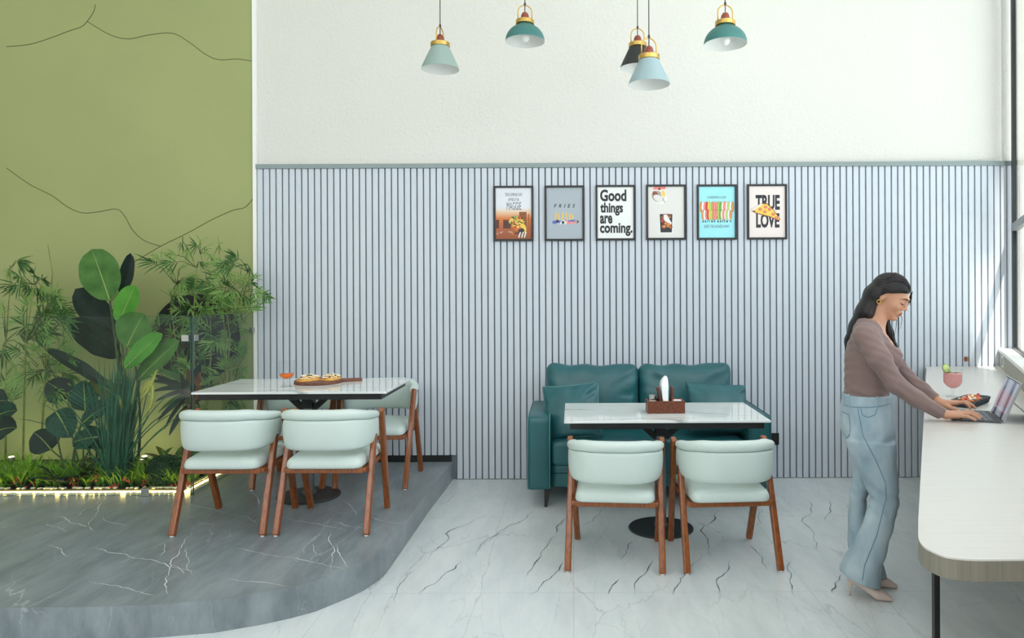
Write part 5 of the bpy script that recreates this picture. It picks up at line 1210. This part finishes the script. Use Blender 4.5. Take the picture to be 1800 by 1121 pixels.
# ---------------- skeleton points
S1, S2 = lp(1522, 592, .150), lp(1534, 588, -.150)
E1, E2 = lp(1573, 674, .185), lp(1590, 660, -.185); M1, M2 = lp(1546, 630, .182), lp(1560, 622, -.182)
W1 = lp(1657, 727, .105); W2 = lp(1650, 707, -.130); F1 = lp(1612, 702, .155); F2 = lp(1618, 684, -.165)
TR = rows([(712, 1485, 1562, .130), (700, 1484, 1564, .130), (690, 1484, 1564, .130), (675, 1484, 1567, .130), (660, 1484, 1572, .132), (645, 1484, 1579, .140), (630, 1484, 1583, .146), (615, 1486, 1581, .150), (600, 1489, 1573, .152), (588, 1495, 1563, .145), (576, 1503, 1555, .118), (566, 1512, 1549, .085)])
TS = [(z, f, r, a, b_) for z, f, r, a, b_ in TR]
NK0, NK1 = lp(1553, 545), lp(1533, 590)
def torso(P, g=0.0):
    d = loft(P, [(z, f, r, a - g, b_ - g) for z, f, r, a, b_ in TS], 2.3)
    sh = chain(P, [S1, lp(1524, 578, .06), lp(1528, 577, -.06), S2], [.056 - g, .058 - g, .058 - g, .056 - g], .02)
    d = smin(d, sh, .035)
    for r in (-.058, .058): c = lp(1563, 628, r); d = smin(d, ell(P, c, (.060 - g, .058 - g, .058 - g)), .03)
    return d
def arm(P, side, g=0.0):
    L = [S1, M1, E1, F1, W1] if side > 0 else [S2, M2, E2, F2, W2]
    return chain(P, L, [.056 - g, .053 - g, .042 - g, .039 - g, .030 - g], .02)
def cut_beyond(P, a, b, t):
    d = np.array(b) - np.array(a); L_ = np.linalg.norm(d); d = d / L_; return sum((P[i] - a[i]) * d[i] for i in range(3)) - L_ * t
NA, NB, NC = lp(1520, 556, .05), lp(1556, 598, .07), lp(1577, 612, 0)
def neckline(P):          # negative inside the opening
    zl = np.interp(P[0], [NA[0] - .03, NA[0], NB[0], NC[0] + .002], [NA[2] + .004, NA[2], NB[2], NC[2]])
    half = np.interp(P[2], [NC[2] - .02, NC[2] + .02, NA[2]], [.045, .085, .092])
    return smax(zl - P[2], np.abs(P[1]) - half, .01)
def top_fn(P):
    d = np.maximum(torso(P), 0.975 - P[2]); d = smin(d, smax(arm(P, 1), cut_beyond(P, F1, W1, .97), .003), .022); d = smin(d, smax(arm(P, -1), cut_beyond(P, F2, W2, .80), .003), .022)
    w_ = .0028 * wob(P, 30, 14, 120) * np.clip((1.16 - P[2]) / .1, 0, 1) * np.clip((.10 - P[0]) / .1, 0, 1)
    w_ = w_ + .0020 * wob(P, 110, 40, 95, 1.0) * np.clip((P[0] - .06) / .06, 0, 1) + .0015 * wob(P, 60, -80, 150, 2.) 
    w_ = w_ + .0022 * wob(P, -75, 20, 75, .5) * np.clip(1 - np.abs(P[2] - 1.22) / .08, 0, 1)
    d = d + w_ * .75
    return smax(d, -neckline(P), .004)
person_sdf('long_sleeve_top', top_fn, (-.17, -.27, .88), (.46, .27, 1.43), .0045, 'top_fabric', None, 1)
# ---------------- jeans
PEL = rows([(691, 1480, 1569, .142), (700, 1479, 1569, .146), (712, 1478, 1569, .153), (730, 1476, 1570, .164), (750, 1477, 1572, .172), (770, 1482, 1574, .172), (790, 1490, 1575, .168), (806, 1499, 1575, .15)])
LN = rows([(775, 1486, 1574, .082), (800, 1497, 1576, .083), (825, 1508, 1578, .080), (850, 1519, 1580, .074), (875, 1529, 1581, .067), (900, 1524, 1577, .062), (930, 1512, 1569, .063), (960, 1497, 1560, .068), (985, 1483, 1554, .076), (1000, 1476, 1550, .082), (1018, 1474, 1548, .086), (1040, 1474, 1548, .088)], .088)
LF = rows([(775, 1488, 1570, .080), (800, 1498, 1560, .080), (825, 1499, 1548, .076), (850, 1497, 1534, .072), (875, 1493, 1523, .066), (900, 1491, 1524, .062), (930, 1490, 1532, .064), (960, 1491, 1543, .070), (985, 1496, 1552, .078), (1005, 1500, 1558, .084), (1030, 1501, 1562, .088)], -.088)
def hem(P, a, b):
    t = (P[0] - a[0]) / (b[0] - a[0]); return (a[2] + (b[2] - a[2]) * t) - P[2]
HA, HB = lp(1475, 999, .085), lp(1546, 1031, .085); HC, HD = lp(1500, 985, -.088), lp(1559, 1016, -.088)
def jeans_fn(P, g=0.0, detail=True):
    d = loft(P, [(z, f, r, a - g, b_ - g) for z, f, r, a, b_ in PEL], 2.15)
    n = smax(loft(P, [(z, f, r, a - g, b_ - g) for z, f, r, a, b_ in LN], 2.1), hem(P, HA, HB), .003)
    q = smax(loft(P, [(z, f, r, a - g, b_ - g) for z, f, r, a, b_ in LF], 2.1), hem(P, HC, HD), .003)
    if detail:
        inn = loft(P, [(z, f, r, a - .011, b_ - .011) for z, f, r, a, b_ in LN], 2.1); n = smax(n, -np.maximum(inn, P[2] - .15), .002)
        inn = loft(P, [(z, f, r, a - .011, b_ - .011) for z, f, r, a, b_ in LF], 2.1); q = smax(q, -np.maximum(inn, P[2] - .15), .002)
    lg = np.minimum(n, q); d = smin(d, lg, .018)
    kz = lp(1580, 877, .08)[2]
    w_ = .0032 * wob(P, 50, 30, 95) * np.exp(-((P[2] - kz) / .07) ** 2) + .0028 * wob(P, 70, 25, -60, 1.) * np.exp(-((P[2] - .80) / .05) ** 2) * np.clip((P[0] - .0) / .06, 0, 1) + .0035 * wob(P, 42, 60, 22, 2.) * np.clip((.30 - P[2]) / .15, 0, 1) + .0018 * wob(P, 25, 40, 48, .3)
    return d + w_ * np.clip((P[2] - .10) / .10, 0, 1)
jn = person_sdf('jeans', jeans_fn, (-.20, -.20, -.0), (.20, .20, 1.01), .0048, 'denim', None, 1)
def project(fn, pts, r0=.26, step=.0012):
    """slide points (f, z) from the viewer's side onto the surface"""
    f = np.array([p[0] for p in pts]); z = np.array([p[2] for p in pts]); r = np.full(len(f), r0); done = np.zeros(len(f), bool)
    for _ in range(420):
        d = fn((f, r, z)); done |= d < .0006; r = np.where(done, r, r - step)
    return [(f[i], r[i], z[i]) for i in range(len(f))]
def dense(px, r, n=8):
    L = []
    for i in range(len(px) - 1):
        for k in range(n): q = k / n; L.append(lp(px[i][0] + (px[i + 1][0] - px[i][0]) * q, px[i][1] + (px[i + 1][1] - px[i][1]) * q, r))
    L.append(lp(px[-1][0], px[-1][1], r)); return L
def seam(name, px, r, rad, m, parent, fn, nn=8):
    P_ = project(fn, dense(px, r, nn)); P_ = [Vector(q) for q in pw(P_)]; b = MB(); b.tube(P_, rad, 6); return b.build(name, m, parent)
jf = lambda P: jeans_fn(P, 0, False)
seam('side_seam', [(1508, 714), (1517, 761), (1538, 800), (1556, 843), (1557, 870), (1541, 935), (1520, 985), (1516, 1010)], .1, .0022, 'denim_seam', jn, jf)
seam('waistband_edge', [(1482, 713), (1500, 714), (1530, 714), (1564, 712)], .12, .002, 'denim_seam', jn, jf)
seam('waistband_edge', [(1485, 693), (1500, 694), (1530, 694), (1563, 692)], .12, .003, 'denim_seam', jn, jf)
seam('front_pocket', [(1513, 715), (1516, 727), (1527, 731), (1538, 727), (1543, 714)], .12, .0022, 'denim_seam', jn, jf)
seam('back_pocket', [(1480, 726), (1492, 728), (1495, 745), (1494, 762), (1487, 772), (1482, 764)], .12, .0022, 'denim_seam', jn, jf)
for u in (1492, 1541): seam('belt_loop', [(u, 691), (u + 1, 702), (u + 1, 714)], .12, .005, 'denim', jn, jf)
# ---------------- shoes
def shoe(toe, heel, r, label_side):
    T, H = lp(*toe, r), lp(*heel, r); tf, hf = T[0], H[0]; L_ = tf - hf
    def fn(P):
        q = np.clip((P[0] - hf) / L_, 0, 1); sole = .072 * (1 - np.clip(q / .62, 0, 1) ** 1.3) + .002
        top_ = np.interp(q, [0, .15, .35, .55, .8, 1], [.125, .125, .105, .070, .042, .018]); wdt = np.interp(q, [0, .12, .35, .68, .9, 1], [.020, .028, .028, .038, .022, .006])
        mid = (top_ + sole) / 2; hh = (top_ - sole) / 2
        d = (np.sqrt((np.abs(P[1] - r) / wdt) ** 2.4 + (np.abs(P[2] - mid) / np.maximum(hh, .006)) ** 2.4) ** (1 / 1.2) - 1) * np.minimum(wdt, .02)
        return smax(np.maximum(d, np.maximum(hf - P[0], P[0] - tf)), sole - P[2], .003)
    o = person_sdf('shoe', fn, (hf - .02, r - .06, -.01), (tf + .02, r + .06, .15), .003, 'shoe_nude', None, 2)
    b = MB(); P_ = [Vector(q) for q in pw([(hf + .014, r, .075), (hf + .016, r, .035), (hf + .013, r, .0)])]; b.tube(P_, [.014, .0065, .006], 10); b.build('heel', 'shoe_nude', o)
shoe((1570, 1045), (1489, 1030), .088, 0); shoe((1578, 1034), (1500, 1020), -.088, 1)
# ---------------- head frame
HS = .90; yaw, pitch = math.radians(16), math.radians(28)
Ff = V(math.cos(yaw) * math.cos(pitch), math.sin(yaw) * math.cos(pitch), -math.sin(pitch)); Hx = V(-math.sin(yaw), math.cos(yaw), 0); Hz = V(math.cos(yaw) * math.sin(pitch), math.sin(yaw) * math.sin(pitch), math.cos(pitch))
HC_ = V(*lp(1565.0, 520.5, 0))
def to_head(P):       # local f, r, z arrays to head coordinates x (her right), y (face), z (up)
    q = [P[i] - HC_[i] for i in range(3)]
    return [sum(q[i] * ax[i] for i in range(3)) / HS for ax in (Hx, Ff, Hz)]
def from_head(x, y, z):
    p_ = HC_ + (Hx * x + Ff * y + Hz * z) * HS; return (p_.x, p_.y, p_.z)
def head_fn(P):
    Q = to_head(P); k = .016
    d = ell(Q, (0, -.010, .030), (.071, .092, .083))
    d = smin(d, ell(Q, (0, .028, -.012), (.062, .060, .078)), .02)
    d = smin(d, ell(Q, (0, .030, -.058), (.050, .052, .052)), .02)
    d = smin(d, ell(Q, (0, .070, -.098), (.021, .019, .018)), .025)
    for s in (-1, 1):
        d = smin(d, ell(Q, (s * .036, .054, -.028), (.022, .026, .022)), .025)
        d = smin(d, cone(Q, (s * .012, .089, .026), (s * .044, .070, .026), .008, .008), .014)
        d = smax(d, -ell(Q, (s * .034, .103, .002), (.016, .018, .012)), .010)
        d = smin(d, ell(Q, (s * .032, .0735, .002), (.0150, .0140, .0120)), .004)
        e = ell(Q, (s * .073, -.020, -.008), (.0085, .019, .031), None)
        e = smax(e, -ell(Q, (s * .083, -.016, -.002), (.009, .010, .018)), .004); d = smin(d, e, .006)
    d = smin(d, cone(Q, (0, .083, .022), (0, .101, -.022), .0085, .0090), .010)
    d = smin(d, ell(Q, (0, .103, -.028), (.0095, .0095, .008)), .008)
    for s in (-1, 1): d = smin(d, ell(Q, (s * .012, .092, -.032), (.0085, .010, .0075)), .006)
    d = smin(d, ell(Q, (0, .083, -.062), (.026, .012, .018)), .012)
    d = smin(d, ell(Q, (0, .0935, -.0570), (.020, .0075, .0052)), .004)
    d = smin(d, ell(Q, (0, .0915, -.0685), (.018, .0080, .0062)), .004)
    d = smax(d, -cone(Q, (-.016, .103, -.0625), (.016, .103, -.0625), .0012, .0012), .003)
    d *= HS
    d = smin(d, cone(P, from_head(0, -.035, -.045), lp(1531, 592), .050, .056), .022)
    return d
def skin_torso(P): return torso(P, .011)
def body_fn(P): return smin(head_fn(P), skin_torso(P), .022)
def head_mats(C):
    P = [C[:, 0], C[:, 1], C[:, 2]]; x, y, z = to_head(P); m = np.zeros(len(C))
    lipm = ((x / .0205) ** 2 + ((z + .0625) / .0125) ** 2 < 1) & (y > .082); m[lipm] = 1
    return m
body = person_sdf('body', body_fn, (-.14, -.20, 1.06), (.24, .20, 1.63), .0030, ['skin', 'lips', 'brow', 'nail'], None, 1, matfn=head_mats)
def on_face(xz, off=.0006):
    x = np.array([q[0] for q in xz]); z = np.array([q[1] for q in xz]); y = np.full(len(x), .130); done = np.zeros(len(x), bool)
    for _ in range(120):
        P_ = [np.array([from_head(a_, b_, c_)[i] for a_, b_, c_ in zip(x, y, z)]) for i in range(3)]
        done |= head_fn(P_) < off; y = np.where(done, y, y - .0009)
    return [Vector(q) for q in pw([from_head(a_, b_, c_) for a_, b_, c_ in zip(x, y, z)])]
for s in (1, -1):
    L = on_face([(s * (.011 + .039 * q), .0235 + .0075 * math.sin(q * 2.3) - .006 * q) for q in np.linspace(0, 1, 12)]); b = MB(); b.tube(L, [.0014 + .0018 * math.sin(PI * min(1, .15 + .85 * i / 11)) for i in range(12)], 6); b.build('eyebrow', 'brow', body)
    L = on_face([(s * (.018 + .030 * q), -.0030 - .0050 * math.sin(q * PI) + .001 * q) for q in np.linspace(0, 1, 12)]); b = MB(); b.tube(L, [.0007 + .0012 * math.sin(PI * min(1, .1 + .8 * i / 11)) for i in range(12)], 6)
    for i in range(2, 12):
        p_ = L[i]; out = Vector(pw([tuple((Ff * .9 - Hz * .35 + Hx * s * .05 * i).normalized())])[0]); b.tube([p_, p_ + out * .003, p_ + out * .0055 + V(0, 0, .0008)], [.0006, .0005, .0002], 4)
    b.build('eyelashes', 'brow', body)
    L = on_face([(s * (.018 + .028 * q), .0035 + .0055 * math.sin(q * PI)) for q in np.linspace(0, 1, 10)], .0001); b = MB(); b.tube(L, .0005, 4); b.build('eyelid_crease', 'lips', body)
# ---------------- hands
def hand(wrist, elbow, hf, hs, hu, name, curl):
    hf, hs, hu = V(*hf).normalized(), V(*hs), V(*hu); hs = (hs - hf * hs.dot(hf)).normalized(); hu = (hu - hf * hu.dot(hf) - hs * hu.dot(hs)).normalized(); w0 = V(*wrist)
    G = lambda x, y, z: tuple(w0 + hf * x + hs * y + hu * z)
    mcp = [(.080, .027, .004), (.085, .006, .007), (.079, -.014, .004), (.070, -.031, -.002)]; ln = [(.036, .022, .018), (.040, .025, .019), (.037, .023, .018), (.029, .018, .016)]; sp = [.12, .03, -.06, -.17]
    chains = []; nails = []
    for i in range(4):
        x, y, z = mcp[i]; L = [(x, y, z)]; an = curl[i]
        for k in range(3):
            a_ = an[k]; x += ln[i][k] * math.cos(a_) * math.cos(sp[i]); y += ln[i][k] * math.sin(sp[i]); z += ln[i][k] * math.sin(a_); L.append((x, y, z))
        chains.append([G(*q) for q in L]); nails.append((L[-1], an[2]))
    th = [G(.022, .020, -.008), G(.046, .042, -.014), G(.070, .052, -.020), G(.090, .052, -.027)]
    def fn(P):
        d = None
        for i in range(4):
            m_ = mcp[i]; c = cone(P, G(.008, m_[1] * .55, -.002), G(*m_), .0135, .0105); d = c if d is None else smin(d, c, .010)
        d = smin(d, ell(P, G(.045, -.002, -.006), (.040, .032, .013), None) if False else cone(P, G(.02, .0, -.006), G(.062, -.004, -.006), .0165, .0150), .012)
        for i, c in enumerate(chains):
            r0 = [.0088, .0092, .0088, .0078][i]; d = smin(d, chain(P, c, [r0, r0 * .92, r0 * .84, r0 * .70], .003), .0035)
        d = smin(d, chain(P, th, [.015, .0115, .0095, .0080], .006), .008)
        fa = V(*elbow); fd = (w0 - fa).normalized(); d = smin(d, cone(P, tuple(w0 - fd * .07), G(.012, 0, -.002), .0235, .0185), .014)
        return d
    lo = [min(c[k] for ch_ in chains + [th, [wrist]] for c in ch_) - .035 for k in range(3)]; hi = [max(c[k] for ch_ in chains + [th, [wrist]] for c in ch_) + .035 for k in range(3)]; lo[0] -= .05; hi[2] += .04
    o = person_sdf(name, fn, lo, hi, .0020, ['skin', 'lips', 'brow', 'nail'], None, 1)
    b = MB()
    for (tp, a_), c in zip(nails, chains):
        p_ = V(*c[3]) + hu * .0052; b.sphere(Vector(pw([tuple(p_)])[0]), (.0045, .0045, .0022), 8, 6)
    return o, b
kz = CH + .0165
fl_down = lambda a, b, c: (math.radians(a), math.radians(b), math.radians(c))
R1 = hand(W1, F1, (.985, -.10, .02), (.10, -1, 0), (0, 0, 1), 'hand', [fl_down(6, -28, -42), fl_down(4, -24, -40), fl_down(2, -24, -38), fl_down(-4, -22, -30)])
R2 = hand(W2, F2, (.97, .16, .02), (-.10, 1, 0), (0, 0, 1), 'hand', [fl_down(12, -36, -62), fl_down(4, -30, -44), fl_down(2, -28, -42), fl_down(0, -24, -36)])
# forearms, hips and legs under the clothes complete the one body mesh
def under(P):
    d = smin(chain(P, [M1, E1, F1, W1], [.045, .034, .031, .0215], .02), chain(P, [M2, E2, F2, W2], [.045, .034, .031, .0215], .02), .01)
    return d
u1 = person_sdf('u', under, (-.05, -.26, .88), (.44, .26, 1.33), .008, ['skin', 'lips', 'brow', 'nail'], None, 1)
u2 = person_sdf('u', lambda P: smin(loft(P, [(z, f, r, a - .012, b_ - .012) for z, f, r, a, b_ in PEL[:-1]], 2.1), np.minimum(loft(P, [(z, f, r, (a - .018) * (.5 if z < .35 else 1), (b_ - .018) * (.5 if z < .35 else 1)) for z, f, r, a, b_ in LN if z > .2], 2), loft(P, [(z, f, r, (a - .018) * (.5 if z < .35 else 1), (b_ - .018) * (.5 if z < .35 else 1)) for z, f, r, a, b_ in LF if z > .2], 2)), .02), (-.18, -.2, .03), (.18, .2, 1.0), .010, ['skin', 'lips', 'brow', 'nail'], None, 1)
join_into(body, [R1[0], R2[0], u1, u2])
R1[1].build('fingernails', 'nail', body); R2[1].build('fingernails', 'nail', body)
# ---------------- hair
def hair_fn(P):
    x, y, z = Q = to_head(P)
    sh = ell(Q, (0, -.016, .032), (.083, .104, .095))
    st_ = .0010 * np.sin(np.arctan2(x, z + .02) * 46 + 3 * y * 20)
    face = smax(z - (.020 + .55 * y + .006 * np.sin(y * 60)), -.050 - y, .008)              # negative in the face window
    sh = smax(sh + st_, -face, .006)
    pts = [from_head(0, -.062, .03), from_head(0, -.082, -.03), lp(1521, 548), lp(1506, 574), lp(1494, 598), lp(1486, 617)]
    Pn = [P[0], P[1] / 1.9, P[2]]; pts2 = [(q[0], q[1] / 1.9, q[2]) for q in pts]
    bk = chain(Pn, pts2, [.036, .040, .038, .029, .016, .004], .05)
    bk = bk + .0005 * np.sin(P[1] * 520 + P[2] * 30)
    d = smin(sh, bk, .016)
    fr = chain([P[0], P[1], P[2]], [from_head(-.066, -.012, .0), lp(1556, 560, -.062), lp(1563, 583, -.060), lp(1577, 612, -.055)], [.020, .019, .015, .004], .015)
    fr = fr + .0016 * np.sin(P[0] * 420 + P[2] * 60)
    return smin(d, fr, .01)
hr = person_sdf('hair', hair_fn, (-.19, -.16, 1.18), (.26, .16, 1.66), .0036, 'hair', None, 1)
b = MB(); r_ = random.Random(4)
def strand(pts, r0):
    pts = [Vector(q) for q in pts]; L = []
    for i in range(len(pts) - 1):
        p0, p1, p2, p3 = pts[max(i - 1, 0)], pts[i], pts[i + 1], pts[min(i + 2, len(pts) - 1)]
        for k in range(5): t = k / 5; L.append(.5 * ((2 * p1) + (p2 - p0) * t + (2 * p0 - 5 * p1 + 4 * p2 - p3) * t * t + (3 * p1 - p0 - 3 * p2 + p3) * t ** 3))
    L.append(pts[-1]); n = len(L); b.tube([Vector(q) for q in pw([tuple(v_) for v_ in L])], [max(.0005, r0 * math.sin(PI * (.12 + .86 * i / n))) for i in range(n)], 5)
for i in range(230):
    ph = r_.uniform(-1.45, 1.45); y0 = r_.uniform(.0, .078); P_ = []
    for k in range(6):
        a_ = ph * min(1, .25 + k * .2); yy = y0 - (y0 + .085) * (k / 5) ** .9; q = math.sqrt(max(.05, 1 - ((yy + .016) / .107) ** 2)); zz = .032 + .0965 * q * math.cos(a_); 
        if k > 2: zz -= (k - 2) * .008
        P_.append(from_head(.0845 * q * math.sin(a_), yy, zz))
    r0_ = .058 * math.sin(ph); e_ = r_.uniform(.75, 1.04)
    P_ += [lp(1514 + r_.uniform(-7, 9), 548, r0_ * 1.0), lp(1502 + r_.uniform(-6, 8), 575, r0_ * .8), lp(1489 + r_.uniform(-4, 6), 560 + 47 * e_, r0_ * .5)]
    strand(P_, r_.uniform(.0014, .0034))
for i in range(26):
    x_ = r_.uniform(-.079, -.062); P_ = [from_head(x_, r_.uniform(-.02, .05), .045), from_head(x_ - .006, r_.uniform(-.01, .04), .0), lp(1556 + r_.uniform(-3, 8), 562, -.065), lp(1563 + r_.uniform(-4, 9), 585, -.06), lp(1573 + r_.uniform(-6, 8), 600 + r_.uniform(-6, 16), -.052)]; strand(P_, r_.uniform(.0012, .003))
for i in range(9): strand([from_head(-.03, .083, .074), from_head(-.052, .078 + .002 * (i % 4), .05), from_head(-.060, .082 + .003 * (i % 4), .028), lp(1592 + i, 531 + 2 * (i % 5), -.055)], .0022)
for (uu, vv) in ((1578, 590), (1583, 578), (1574, 585)): strand([from_head(-.07, .03, .02), from_head(-.074, .045, -.04), lp(uu + 2, vv - 20, -.07), lp(uu, vv, -.07)], .0018)
for i in range(46):
    q0 = r_.uniform(0, 1); j = r_.uniform(-.003, .004)
    strand([from_head(.020 + .03 * q0, .087 - .012 * q0, .066 + j + .01 * (1 - q0)), from_head(.052 + .01 * q0, .062 - .015 * q0, .056 + j), from_head(.072, .030 - .01 * q0, .040 + j * 1.5 - .004 * q0), from_head(.0815, -.006, .026 + j * 2), from_head(.083, -.045, .008 + j * 3), from_head(.076, -.068, -.03), lp(1516 + r_.uniform(-4, 8), 552, .062), lp(1506 + r_.uniform(-6, 8), 572, .045)], r_.uniform(.0012, .0028))
b.build('strands', 'hair', hr)
# ---------------- jewellery
e0 = Vector(pw([from_head(.0835, -.020, -.044)])[0]); b = MB(); b.tube([e0 + V(0, 0, 0) + Vector(pw([(0.009 * math.cos(a), 0.0, .009 * math.sin(a))])[0]) for a in [2 * PI * i / 18 for i in range(19)]], .0026, 7); er = b.build('earring', 'gold', pt)
b = MB(); w_ = V(*W2); f_ = V(*F2); dd = (w_ - f_).normalized(); cc = w_ - dd * .030; sx_, sy_, _ = frame_of(dd)
b.tube([Vector(pw([tuple(cc + (sx_ * math.cos(a) + sy_ * math.sin(a)) * .0265)])[0]) for a in [2 * PI * i / 28 for i in range(29)]], .0042, 8); b.tube([Vector(pw([tuple(cc + dd * .008 + (sx_ * math.cos(a) + sy_ * math.sin(a)) * .0262)])[0]) for a in [2 * PI * i / 28 for i in range(29)]], .0034, 8); b.build('bracelet', 'gold', pt)
